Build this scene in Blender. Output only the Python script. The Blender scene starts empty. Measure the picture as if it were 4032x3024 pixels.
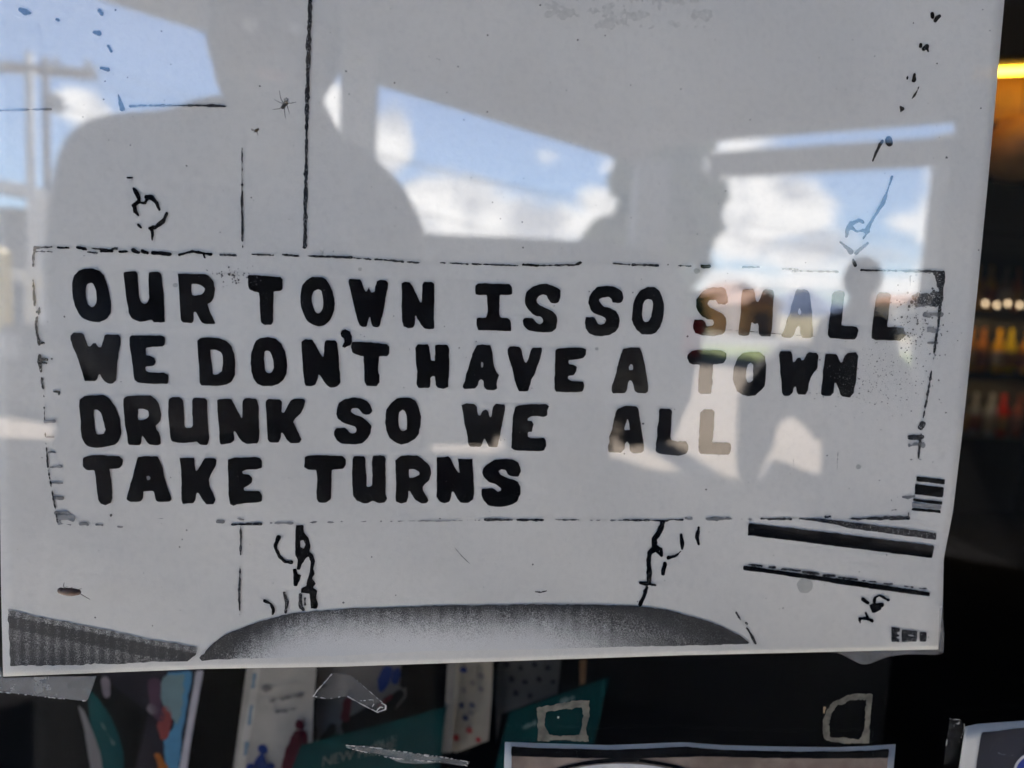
import bpy, bmesh, math, random
import numpy as np
from mathutils import Vector, Matrix

random.seed(7)
rng = np.random.default_rng(11)
sc = bpy.context.scene
COL = sc.collection

# ------------------------------------------------------------------ camera
FPX, CX, CY = 3000.0, 2016.0, 1512.0            # focal length and centre in photograph pixels
CAM = Vector((0.0, -0.235, 1.30))
YAW, PITCH, ROLL = math.radians(6.0), math.radians(6.2), 0.050
FWD = Vector((math.sin(YAW) * math.cos(PITCH), math.cos(YAW) * math.cos(PITCH), -math.sin(PITCH)))
R0 = Vector((math.cos(YAW), -math.sin(YAW), 0))
U0 = R0.cross(FWD)
RIGHT = R0 * math.cos(ROLL) + U0 * math.sin(ROLL)
UP = U0 * math.cos(ROLL) - R0 * math.sin(ROLL)
cam_data = bpy.data.cameras.new("camera")
cam = bpy.data.objects.new("camera", cam_data)
COL.objects.link(cam)
cam.matrix_world = Matrix((
    (RIGHT.x, UP.x, -FWD.x, CAM.x), (RIGHT.y, UP.y, -FWD.y, CAM.y), (RIGHT.z, UP.z, -FWD.z, CAM.z), (0, 0, 0, 1)))
cam_data.sensor_width = 36.0
cam_data.lens = 36.0 * FPX / 4032.0
cam_data.clip_start, cam_data.clip_end = 0.01, 6000.0
cam_data.dof.use_dof = True
cam_data.dof.focus_distance = 0.243
cam_data.dof.aperture_fstop = 8.5
cam_data.dof.aperture_blades = 0
sc.camera = cam

# ------------------------------------------------------------------ light and exposure
SUN_AZ, SUN_EL = math.radians(181.0), math.radians(46.5)   # compass: 0 = +y, clockwise -> towards the street, to the right
SKY_STRENGTH, SUN_STRENGTH, EXPOSURE = 0.05, 5.0, 3.0
CLOUD_GAIN = 1.0
sc.view_settings.view_transform = 'Standard'
sc.view_settings.look = 'None'
sc.view_settings.exposure = EXPOSURE
sc.view_settings.gamma = 1.0
sc.view_settings.use_curve_mapping = False
sc.render.engine = 'CYCLES'
sc.cycles.use_denoising = True
sc.cycles.use_adaptive_sampling = True
sc.cycles.adaptive_threshold = 0.03
sc.cycles.max_bounces = 7
sc.cycles.diffuse_bounces = 3
sc.cycles.glossy_bounces = 4
sc.cycles.transparent_max_bounces = 16
sc.cycles.caustics_reflective = False
sc.cycles.caustics_refractive = False
sc.cycles.sample_clamp_indirect = 6.0

sun_dir = Vector((math.sin(SUN_AZ) * math.cos(SUN_EL), math.cos(SUN_AZ) * math.cos(SUN_EL), math.sin(SUN_EL)))
sd = bpy.data.lights.new("sun", 'SUN')
sd.energy, sd.angle, sd.color = SUN_STRENGTH, math.radians(0.53), (1.0, 0.94, 0.86)
so = bpy.data.objects.new("sun", sd)
COL.objects.link(so)
so.rotation_euler = (-sun_dir).to_track_quat('-Z', 'Y').to_euler()

# ------------------------------------------------------------------ ray helpers (pixel of the photograph -> point in the place)
def ray(px, py):
    return FWD * FPX + RIGHT * (px - CX) - UP * (py - CY)

def on_plane(px, py, y):
    d = ray(px, py)
    return CAM + d * ((y - CAM.y) / d.y)

def mirror_ray(px, py):
    d = ray(px, py)
    p = CAM + d * (-CAM.y / d.y)
    return p, Vector((d.x, -d.y, d.z)).normalized()

def street(px, py, y=None, z=None):
    """point of the street seen in the window glass at this pixel: on the plane y = -depth or the level z"""
    p, d = mirror_ray(px, py)
    t = (y - p.y) / d.y if y is not None else (z - p.z) / d.z
    return p + d * t

# ------------------------------------------------------------------ materials
def new_mat(name):
    m = bpy.data.materials.new(name)
    m.use_nodes = True
    nt = m.node_tree
    nt.nodes.clear()
    out = nt.nodes.new('ShaderNodeOutputMaterial')
    return m, nt, out

class NG:
    def __init__(s, nt): s.nt = nt
    def n(s, t, **kw):
        nd = s.nt.nodes.new(t)
        for k, v in kw.items(): setattr(nd, k, v)
        return nd
    def l(s, a, b): s.nt.links.new(a, b)
    def math(s, op, a, b=None, c=None, clamp=False):
        nd = s.n('ShaderNodeMath', operation=op, use_clamp=clamp)
        for i, v in enumerate((a, b, c)):
            if v is None: continue
            if isinstance(v, (int, float)): nd.inputs[i].default_value = v
            else: s.l(v, nd.inputs[i])
        return nd.outputs[0]
    def sstep(s, v, lo, hi, a=0.0, b=1.0):
        nd = s.n('ShaderNodeMapRange', interpolation_type='SMOOTHSTEP')
        s.l(v, nd.inputs['Value'])
        nd.inputs['From Min'].default_value, nd.inputs['From Max'].default_value = lo, hi
        nd.inputs['To Min'].default_value, nd.inputs['To Max'].default_value = a, b
        return nd.outputs[0]
    def mixc(s, f, a, b):
        nd = s.n('ShaderNodeMix', data_type='RGBA')
        if isinstance(f, (int, float)): nd.inputs[0].default_value = f
        else: s.l(f, nd.inputs[0])
        for v, i in ((a, 6), (b, 7)):
            if isinstance(v, tuple): nd.inputs[i].default_value = (*v, 1) if len(v) == 3 else v
            else: s.l(v, nd.inputs[i])
        return nd.outputs[2]
    def noise(s, scale, detail=3, rough=0.55, coord='Object', dim='3D', vec=None):
        nd = s.n('ShaderNodeTexNoise', noise_dimensions=dim)
        if vec is None:
            tc = s.n('ShaderNodeTexCoord'); vec = tc.outputs[coord]
        s.l(vec, nd.inputs['Vector'])
        nd.inputs['Scale'].default_value, nd.inputs['Detail'].default_value, nd.inputs['Roughness'].default_value = scale, detail, rough
        return nd.outputs['Fac']

_mats = {}
def mat(name, col=(0.5, 0.5, 0.5), rough=0.6, var=0.15, scale=20.0, spec=0.5, metal=0.0, bump=0.0, coat=0.0, emit=None, col2=None):
    if name in _mats: return _mats[name]
    m, nt, out = new_mat(name)
    g = NG(nt)
    b = g.n('ShaderNodeBsdfPrincipled')
    f = g.noise(scale, 4)
    f = g.sstep(f, 0.3, 0.7)
    c2 = col2 or tuple(max(0.0, c * (1 - var)) for c in col)
    c1 = col if col2 else tuple(min(1.0, c * (1 + var)) for c in col)
    g.l(g.mixc(f, c1, c2), b.inputs['Base Color'])
    b.inputs['Roughness'].default_value = rough
    b.inputs['Specular IOR Level'].default_value = spec
    b.inputs['Metallic'].default_value = metal
    b.inputs['Coat Weight'].default_value = coat
    if bump:
        bp = g.n('ShaderNodeBump'); bp.inputs['Strength'].default_value = bump
        g.l(g.noise(scale * 4, 4), bp.inputs['Height']); g.l(bp.outputs[0], b.inputs['Normal'])
    if emit:
        b.inputs['Emission Color'].default_value = (*emit[:3], 1); b.inputs['Emission Strength'].default_value = emit[3]
    g.l(b.outputs[0], out.inputs['Surface'])
    _mats[name] = m
    return m

# ------------------------------------------------------------------ sky: Nishita with fair-weather clouds
def build_world():
    w = bpy.data.worlds.new("World")
    sc.world = w
    w.use_nodes = True
    nt = w.node_tree
    nt.nodes.clear()
    g = NG(nt)
    out = g.n('ShaderNodeOutputWorld')
    sky = g.n('ShaderNodeTexSky', sky_type='NISHITA')
    sky.sun_disc = False
    sky.sun_elevation, sky.sun_rotation = SUN_EL, SUN_AZ
    sky.altitude, sky.air_density, sky.dust_density, sky.ozone_density = 2600, 1.0, 0.0, 4.0
    tc = g.n('ShaderNodeTexCoord')
    sep = g.n('ShaderNodeSeparateXYZ'); g.l(tc.outputs['Generated'], sep.inputs[0])
    az = g.math('ARCTAN2', sep.outputs[0], g.math('MULTIPLY', sep.outputs[1], -1.0))   # 0 towards the street
    el = g.math('ARCSINE', sep.outputs[2])
    cmb = g.n('ShaderNodeCombineXYZ')
    g.l(az, cmb.inputs[0]); g.l(g.math('MULTIPLY', el, 1.6), cmb.inputs[1])
    n1 = g.noise(9.0, 4, 0.52, vec=cmb.outputs[0])
    n2 = g.noise(5.0, 3, 0.5, vec=cmb.outputs[0])
    n3 = g.noise(20.0, 2, 0.5, vec=cmb.outputs[0])
    # cumulus seen low over the street: (pixel x, y, half-width, half-height, strength)
    blobs = [(320, 425, 105, 70, 0.95), (1540, 560, 90, 150, 1.1), (1290, 430, 80, 110, 1.1), (1780, 830, 260, 150, 1.2), (2050, 880, 330, 110, 1.1),
             (2380, 800, 130, 90, 0.8), (2150, 615, 70, 38, 0.45), (2420, 665, 80, 45, 0.7), (2960, 820, 290, 190, 1.15),
             (2900, 650, 190, 110, 0.95), (3200, 980, 330, 95, 0.85), (3560, 880, 90, 50, 0.6), (3800, 860, 170, 260, 0.8),
             (3100, 1120, 600, 60, 0.75), (1000, 900, 500, 200, 0.9)]
    dens = None
    for px, py, rx, ry, s in blobs:
        _, d = mirror_ray(px, py)
        a0, e0 = math.atan2(d.x, -d.y), math.asin(d.z)
        ka, ke = FPX / rx, FPX / ry
        u = g.math('MULTIPLY', g.math('SUBTRACT', az, a0), ka)
        v = g.math('MULTIPLY', g.math('SUBTRACT', el, e0), ke)
        q = g.math('ADD', g.math('MULTIPLY', u, u), g.math('MULTIPLY', v, v))
        b = g.math('MULTIPLY', g.math('SUBTRACT', 1.3, g.math('MULTIPLY', q, 0.75)), s)
        dens = b if dens is None else g.math('MAXIMUM', dens, b)
    d1 = g.math('ADD', dens, g.math('MULTIPLY', g.math('SUBTRACT', n1, 0.5), 2.2))
    d1 = g.sstep(d1, 0.35, 1.05)
    # the same kind of scattered cumulus over the rest of the sky
    d2 = g.math('ADD', g.math('MULTIPLY', n2, 0.75), g.math('MULTIPLY', n1, 0.35))
    d2 = g.math('MULTIPLY', g.sstep(d2, 0.60, 0.70), g.sstep(g.math('ABSOLUTE', az), 0.75, 1.1))
    dens = g.math('MULTIPLY', g.math('MAXIMUM', d1, d2), g.sstep(el, -0.02, 0.02))
    shade = g.sstep(g.math('ADD', n3, g.math('MULTIPLY', g.math('SUBTRACT', n1, 0.5), 1.5)), 0.25, 0.62)
    cc = g.mixc(shade, (5.8 * CLOUD_GAIN, 5.9 * CLOUD_GAIN, 6.3 * CLOUD_GAIN), (11.5 * CLOUD_GAIN, 11.2 * CLOUD_GAIN, 10.8 * CLOUD_GAIN))
    colr = g.mixc(dens, sky.outputs[0], cc)
    w.cycles.sampling_method = 'MANUAL'; w.cycles.sample_map_resolution = 512
    bg = g.n('ShaderNodeBackground')
    g.l(colr, bg.inputs['Color'])
    bg.inputs['Strength'].default_value = SKY_STRENGTH
    g.l(bg.outputs[0], out.inputs['Surface'])
build_world()

# ------------------------------------------------------------------ object helpers
def props(o, label=None, cat=None, group=None, kind=None):
    if label: o['label'] = label
    if cat: o['category'] = cat
    if group: o['group'] = group
    if kind: o['kind'] = kind
    return o

def mesh_obj(name, verts, faces, m=None, parent=None, smooth=False):
    me = bpy.data.meshes.new(name)
    me.from_pydata([tuple(v) for v in verts], [], faces)
    me.update()
    if smooth: me.polygons.foreach_set('use_smooth', [True] * len(me.polygons))
    if m: me.materials.append(m)
    o = bpy.data.objects.new(name, me)
    COL.objects.link(o)
    if parent:
        o.parent = parent
        o.matrix_parent_inverse = parent.matrix_world.inverted()
    return o

def bm_obj(name, bm, m=None, parent=None, smooth=False, bevel=0.0, segs=2):
    if bevel:
        bmesh.ops.bevel(bm, geom=[e for e in bm.edges if e.is_manifold and e.calc_face_angle(0) > 0.5], offset=bevel, segments=segs, affect='EDGES', profile=0.6)
    bmesh.ops.recalc_face_normals(bm, faces=bm.faces)
    me = bpy.data.meshes.new(name)
    bm.to_mesh(me); bm.free()
    if smooth: me.polygons.foreach_set('use_smooth', [True] * len(me.polygons))
    if m: me.materials.append(m)
    o = bpy.data.objects.new(name, me)
    COL.objects.link(o)
    if parent:
        o.parent = parent
        o.matrix_parent_inverse = parent.matrix_world.inverted()
    return o

def empty(name, loc=(0, 0, 0), label=None, cat=None, group=None, kind=None, rz=0.0):
    o = bpy.data.objects.new(name, None)
    o.empty_display_size = 0.05
    COL.objects.link(o)
    o.matrix_world = Matrix.Translation(Vector(loc)) @ Matrix.Rotation(rz, 4, 'Z')
    return props(o, label, cat, group, kind)

def box_bm(bm, lo, hi):
    vs = [bm.verts.new((x, y, z)) for z in (lo[2], hi[2]) for y in (lo[1], hi[1]) for x in (lo[0], hi[0])]
    for f in ((0, 2, 3, 1), (4, 5, 7, 6), (0, 1, 5, 4), (2, 6, 7, 3), (0, 4, 6, 2), (1, 3, 7, 5)):
        bm.faces.new([vs[i] for i in f])

def box(name, lo, hi, m, parent=None, bevel=0.0):
    bm = bmesh.new(); box_bm(bm, lo, hi)
    return bm_obj(name, bm, m, parent, bevel=bevel)

def prism_bm(bm, front, back):
    """closed prism between two loops of equal length"""
    a = [bm.verts.new(v) for v in front]; b = [bm.verts.new(v) for v in back]
    n = len(a)
    bm.faces.new(a); bm.faces.new(b[::-1])
    for i in range(n): bm.faces.new((a[i], b[i], b[(i + 1) % n], a[(i + 1) % n]))

def tube_bm(bm, pts, radii, seg=8, cap=True):
    pts = [Vector(p) for p in pts]
    if isinstance(radii, (int, float)): radii = [radii] * len(pts)
    rings = []
    for i, p in enumerate(pts):
        d = (pts[min(i + 1, len(pts) - 1)] - pts[max(i - 1, 0)]).normalized()
        a = d.orthogonal().normalized() if i == 0 else (rings_a - d * rings_a.dot(d)).normalized()
        rings_a = a
        b = d.cross(a)
        rings.append([bm.verts.new(p + (a * math.cos(t) + b * math.sin(t)) * radii[i]) for t in [2 * math.pi * k / seg for k in range(seg)]])
    for r, s in zip(rings, rings[1:]):
        for k in range(seg): bm.faces.new((r[k], r[(k + 1) % seg], s[(k + 1) % seg], s[k]))
    if cap:
        bm.faces.new(rings[0][::-1]); bm.faces.new(rings[-1])

def lathe_bm(bm, prof, c=(0, 0, 0), seg=20):
    rings = []
    for r, z in prof:
        rings.append([bm.verts.new((c[0] + r * math.cos(t), c[1] + r * math.sin(t), c[2] + z)) for t in [2 * math.pi * k / seg for k in range(seg)]])
    for r, s in zip(rings, rings[1:]):
        for k in range(seg): bm.faces.new((r[k], r[(k + 1) % seg], s[(k + 1) % seg], s[k]))
    bm.faces.new(rings[0][::-1]); bm.faces.new(rings[-1])

def ellipsoid_bm(bm, c, r, mtx=None, u=12, v=8):
    M = Matrix.Translation(Vector(c)) @ (mtx or Matrix()) @ Matrix.Diagonal((*r, 1))
    bmesh.ops.create_uvsphere(bm, u_segments=u, v_segments=v, radius=1.0, matrix=M)

# ------------------------------------------------------------------ the shop: glass, wall, dark room
GLASS_T = 0.006
def glass_material():
    m, nt, out = new_mat("coated_window_glass")
    g = NG(nt)
    geo = g.n('ShaderNodeNewGeometry')
    dot = g.n('ShaderNodeVectorMath', operation='DOT_PRODUCT')
    g.l(geo.outputs['Incoming'], dot.inputs[0]); g.l(geo.outputs['Normal'], dot.inputs[1])
    c = g.math('ABSOLUTE', dot.outputs['Value'])
    F0 = 0.075
    f = g.math('ADD', g.math('MULTIPLY', g.math('POWER', g.math('SUBTRACT', 1.0, c), 5.0), 1 - F0), F0)
    tr = g.n('ShaderNodeBsdfTransparent'); tr.inputs['Color'].default_value = (0.972, 0.972, 0.972, 1)
    gl = g.n('ShaderNodeBsdfAnisotropic'); gl.inputs['Roughness'].default_value = 0.0
    gl.inputs['Color'].default_value = (1, 1, 1, 1)
    mx = g.n('ShaderNodeMixShader'); g.l(f, mx.inputs[0]); g.l(tr.outputs[0], mx.inputs[1]); g.l(gl.outputs[0], mx.inputs[2])
    g.l(mx.outputs[0], out.inputs['Surface'])
    return m
M_GLASS = glass_material()

WX0, WX1, WZ0, WZ1 = -0.95, 1.35, 0.55, 2.25
win = empty("shop_window", (0.2, 0, WZ0), "large fixed shop window pane with the street mirrored in it", "window")
box("glass_pane", (WX0, 0.0, WZ0), (WX1, GLASS_T, WZ1), M_GLASS, win)
M_ALU = mat("bronze_aluminium", (0.06, 0.05, 0.045), 0.4, 0.1, 30, metal=0.6)
for nm, lo, hi in (("frame_rail", (WX0 - 0.05, -0.03, WZ0 - 0.05), (WX1 + 0.05, 0.05, WZ0 - 0.001)), ("frame_rail", (WX0 - 0.05, -0.03, WZ1 + 0.001), (WX1 + 0.05, 0.05, WZ1 + 0.05)),
                   ("frame_stile", (WX0 - 0.05, -0.03, WZ0), (WX0 - 0.001, 0.05, WZ1)), ("frame_stile", (WX1 + 0.001, -0.03, WZ0), (WX1 + 0.05, 0.05, WZ1))):
    box(nm, lo, hi, M_ALU, win, bevel=0.004)

M_STUCCO = mat("grey_stucco", (0.34, 0.33, 0.31), 0.9, 0.12, 15, bump=0.3)
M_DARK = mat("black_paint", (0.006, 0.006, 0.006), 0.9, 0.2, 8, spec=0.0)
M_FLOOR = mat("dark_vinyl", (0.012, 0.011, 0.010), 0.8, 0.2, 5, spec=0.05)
shop = empty("shop_building", (0, 0, 0), "shop with grey stucco front and dark sales room", "building")
a, b = 0.052, 0.0
box("front_wall", (-7, -0.05, 0), (WX0 - a, 0.15, 3.2), M_STUCCO, shop)
box("front_wall", (WX1 + a, -0.05, 0), (7, 0.15, 3.2), M_STUCCO, shop)
box("front_wall", (WX0 - a, -0.05, 0), (WX1 + a, 0.15, WZ0 - a), M_STUCCO, shop)
box("front_wall", (WX0 - a, -0.05, WZ1 + a), (WX1 + a, 0.15, 3.2), M_STUCCO, shop)
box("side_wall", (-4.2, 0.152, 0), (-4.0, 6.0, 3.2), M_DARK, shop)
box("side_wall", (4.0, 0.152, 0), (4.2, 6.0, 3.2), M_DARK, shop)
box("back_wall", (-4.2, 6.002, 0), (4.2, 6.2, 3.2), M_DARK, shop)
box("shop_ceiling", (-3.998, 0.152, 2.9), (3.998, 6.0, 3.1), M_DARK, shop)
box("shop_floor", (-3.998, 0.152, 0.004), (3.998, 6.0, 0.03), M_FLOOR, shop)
box("roof", (-7, -0.05, 3.202), (7, 6.3, 3.45), mat("roof_felt", (0.12, 0.12, 0.12), 0.9), shop)

# ------------------------------------------------------------------ street behind the photographer
def ground_material():
    m, nt, out = new_mat("pale_gravelly_lot")
    g = NG(nt)
    b = g.n('ShaderNodeBsdfPrincipled'); b.inputs['Roughness'].default_value = 0.95
    n = g.sstep(g.noise(0.6, 6), 0.35, 0.65)
    n2 = g.sstep(g.noise(40, 4), 0.3, 0.7)
    c = g.mixc(n, (0.195, 0.160, 0.125), (0.172, 0.142, 0.112))
    c = g.mixc(g.math('MULTIPLY', n2, 0.3), c, (0.15, 0.12, 0.095))
    g.l(c, b.inputs['Base Color'])
    g.l(b.outputs[0], out.inputs['Surface'])
    return m
def sheet(name, pts, z, m, label=None, **kw):
    o = mesh_obj(name, [(p[0], p[1], z) for p in pts], [list(range(len(pts)))], m)
    return o
g_ = sheet("ground", [(-900, 0.2), (-900, -2500), (900, -2500), (900, 0.2)], 0.0, ground_material()); props(g_, kind='structure')
M_GRASS = mat("dry_lawn", (0.13, 0.17, 0.05), 0.95, 0.3, 2.0)
M_ASPHALT = mat("worn_asphalt", (0.11, 0.108, 0.105), 0.9, 0.2, 3)
M_CONC = mat("walk_concrete", (0.40, 0.39, 0.37), 0.9, 0.12, 6, bump=0.1)
props(sheet("lawn", [(-60, -20), (-60, -29), (80, -29), (80, -20)], 0.008, M_GRASS), kind='structure')
props(sheet("road", [(-300, -30), (-300, -38), (300, -38), (300, -30)], 0.006, M_ASPHALT), kind='structure')
props(sheet("grassland", [(-800, -41), (-800, -900), (800, -900), (800, -41)], 0.006, mat("pale_pasture", (0.24, 0.21, 0.13), 0.95, 0.25, 0.05)), kind='structure')
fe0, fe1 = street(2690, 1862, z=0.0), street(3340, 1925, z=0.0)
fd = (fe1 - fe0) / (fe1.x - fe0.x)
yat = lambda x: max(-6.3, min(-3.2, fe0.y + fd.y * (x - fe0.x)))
props(sheet("forecourt", [(-9, 0.0), (-9, yat(-9)), (fe0.x - 1.5, yat(fe0.x - 1.5)), (fe0.x, fe0.y), (fe1.x, fe1.y), (7, yat(7)), (7, 0.0)], 0.005, mat("shade_dark_asphalt", (0.010, 0.010, 0.011), 0.95, 0.25, 4, spec=0.0)), kind='structure')  # canopy shade put into the dark colour, edge laid along the shadow line
props(box("walkway", (-7, -1.40, 0.0), (7, -0.052, 0.11), mat("bounce_pale_concrete", (0.58, 0.555, 0.525), 0.9, 0.08, 6, spec=0.1)), kind='structure')  # unseen strip, made pale to bounce sunlight up onto the poster

# far blue hills
hv, hf = [], []
N = 60
for i in range(N + 1):
    x = -2600 + 5200 * i / N
    h = 52 + 30 * math.sin(i * 0.9) + 18 * math.sin(i * 2.3 + 1) + 8 * math.sin(i * 5.1)
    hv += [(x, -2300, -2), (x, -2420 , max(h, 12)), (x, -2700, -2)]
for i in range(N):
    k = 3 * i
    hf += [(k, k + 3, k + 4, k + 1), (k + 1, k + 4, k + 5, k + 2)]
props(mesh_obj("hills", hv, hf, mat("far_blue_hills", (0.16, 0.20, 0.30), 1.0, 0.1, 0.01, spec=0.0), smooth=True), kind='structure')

# ---- canopy over the forecourt: its outer edges follow the mirrored eaves
ZC = 2.78
def canopy():
    c0 = street(2515, 648, z=ZC); a1 = street(415, 0, z=ZC); b1 = street(3990, 464, z=ZC)
    da = (a1 - c0)
    A = c0 + da * 1.01
    c1 = street(2590, 572, z=ZC); db = (b1 - c1); B = c1 + db * 1.2
    poly = [(A.x, A.y), (c0.x, c0.y), (c1.x, c1.y), (B.x, B.y), (B.x + 0.4, -2.70), (A.x - 0.05, -4.08)]  # unseen near side cut back so sun drops through onto the walkway
    root = empty("canopy", (c0.x, c0.y, ZC), "flat painted canopy roof over the forecourt", "canopy")
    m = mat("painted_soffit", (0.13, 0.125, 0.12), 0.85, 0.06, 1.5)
    bm = bmesh.new()
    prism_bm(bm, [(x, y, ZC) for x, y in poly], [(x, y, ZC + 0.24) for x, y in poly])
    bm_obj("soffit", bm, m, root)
    # narrow soffit boards are too even to show; the fascia trim does
    for p, q in ((A, c0), (c1, B)):
        d = (q - p).normalized(); nrm = Vector((d.y, -d.x, 0))
        if nrm.y > 0: nrm = -nrm
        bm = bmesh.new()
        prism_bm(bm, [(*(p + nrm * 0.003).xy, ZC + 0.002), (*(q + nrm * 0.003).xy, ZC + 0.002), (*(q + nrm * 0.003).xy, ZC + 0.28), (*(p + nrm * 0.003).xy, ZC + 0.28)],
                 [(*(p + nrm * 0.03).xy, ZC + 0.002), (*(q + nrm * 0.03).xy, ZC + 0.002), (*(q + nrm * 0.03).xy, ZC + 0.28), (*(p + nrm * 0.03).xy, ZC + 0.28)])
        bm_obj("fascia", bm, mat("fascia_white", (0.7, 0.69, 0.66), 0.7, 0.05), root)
    return root, c0, A, B
CANOPY, C0, CA, CB = canopy()
aw = empty("added_shade_slab", (0, -0.06, ZC), "unseen flat slab added over the shop front to shade the window", "awning")  # unseen slab, added to keep direct sun off the window behind the gap
box("slab", (-2.4, -2.16, ZC), (4.6, -0.056, ZC + 0.16), mat("painted_soffit"), aw)
box("fascia", (-2.4, -2.19, ZC - 0.03), (4.6, -2.162, ZC + 0.2), mat("fascia_white"), aw)

def post(px0, px1, py, depth, label, top=ZC):
    p, q = street(px0, py, y=-depth), street(px1, py, y=-depth)
    w = (q - p).length
    root = empty("canopy_post", ((p.x + q.x) / 2, -depth, 0), label, "post", "canopy posts")
    m = mat("post_paint", (0.24, 0.24, 0.24), 0.6, 0.08)
    cx = (p.x + q.x) / 2
    box("shaft", (cx - w / 2, -depth - w / 2, 0.12), (cx + w / 2, -depth + w / 2, top - 0.002), m, root, bevel=0.006)
    box("base_plate", (cx - w * 0.8, -depth - w * 0.8, 0.0), (cx + w * 0.8, -depth + w * 0.8, 0.12), mat("post_base_concrete", (0.35, 0.34, 0.32), 0.9), root, bevel=0.01)
post(1345, 1480, 500, 4.6, "square canopy post right behind the photographer's shoulder")
post(2490, 2610, 900, 7.6, "square canopy post at the corner in front of the tree")
post(3660, 3712, 900, 5.6, "thin square canopy post under the right end of the dark beam")

xw = street(3690, 1130, y=-4.4).x
box("wing_wall", (xw, -4.4, 0), (xw + 0.2, -0.052, ZC - 0.04), mat("grey_wing_boards", (0.075, 0.073, 0.070), 0.9, 0.2, 5, spec=0.1), shop)
# dark beam / sign board hung under the canopy's right side
pa, pb = street(2795, 600, y=-6.2), street(2795, 695, y=-6.2)
qa, qb = street(3850, 528, y=-5.2), street(3850, 640, y=-5.2)
bm = bmesh.new()
t = Vector((0.02, -0.10, 0))
prism_bm(bm, [pa, qa, qb, pb], [pa + t, qa + t, qb + t, pb + t])
props(bm_obj("sign_board", bm, mat("board_grey", (0.28, 0.27, 0.27), 0.7, 0.05)), "long plain grey board hung below the canopy edge, seen in the glass", "board")

# ---- utility poles with cross-arms and wires
M_POLE_W = mat("sunlit_grey_wood", (0.82, 0.79, 0.74), 0.9, 0.15, 3)
M_POLE_D = mat("brown_pole_wood", (0.20, 0.15, 0.12), 0.9, 0.2, 3)
def pole(px, pyt, depth, w_px, m, label, arms):
    top = street(px, pyt, y=-depth)
    dist = depth + 0.3
    r = w_px / FPX * dist / 2
    root = empty("utility_pole", (top.x, top.y, 0), label, "utility pole", "utility poles")
    bm = bmesh.new(); tube_bm(bm, [(top.x, top.y, 0), (top.x, top.y, top.z)], [r * 1.15, r * 0.9], 12)
    bm_obj("pole", bm, m, root, smooth=True)
    for dz, l, dy in arms:
        bm = bmesh.new(); box_bm(bm, (top.x - l, top.y + r, top.z - dz - 0.04), (top.x + l, top.y + r + 0.1, top.z - dz + 0.04))
        bm_obj("crossarm", bm, M_POLE_D, root)
        for s in (-0.9, -0.45, 0.45, 0.9):
            bm = bmesh.new(); lathe_bm(bm, [(0.03, 0), (0.05, 0.05), (0.05, 0.1), (0.02, 0.14)], (top.x + s * l, top.y + r + 0.05, top.z - dz + 0.041), 8)
            bm_obj("insulator", bm, mat("insulator_glaze", (0.3, 0.3, 0.32), 0.3), root)
    return root, top, r
P1, T1, r1 = pole(112, 205, 12.5, 32, M_POLE_W, "pale sunlit utility pole nearest the low building", [(0.25, 1.0, 0)])
P2, T2, r2 = pole(177, 225, 17.0, 26, M_POLE_D, "thin brown utility pole behind the pale one", [(0.35, 1.1, 0)])
bm = bmesh.new(); lathe_bm(bm, [(0.05, 0), (0.13, 0.03), (0.13, 0.36), (0.06, 0.42)], (T2.x + 0.22, T2.y, T2.z - 1.1), 12)
bm_obj("transformer", bm, mat("transformer_grey", (0.3, 0.3, 0.31), 0.5), P2)
for k, (o, z) in enumerate(((-0.8, -0.1), (0.8, -0.1), (0.0, -0.9))):
    p = Vector((T2.x + o, T2.y + 0.1, T2.z + z)); q = p + Vector((26, -9, -1.5 - 0.8 * k))
    pts = [p.lerp(q, i / 14) - Vector((0, 0, 4 * 0.7 * (i / 14) * (1 - i / 14))) for i in range(15)]
    bm = bmesh.new(); tube_bm(bm, pts, 0.012, 5)
    props(bm_obj("power_line", bm, M_DARK), ["power line from the left end of the brown pole's arm", "power line from the right end of the brown pole's arm", "lowest sagging power line running from the brown pole"][k], "cable", "power lines")

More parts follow.
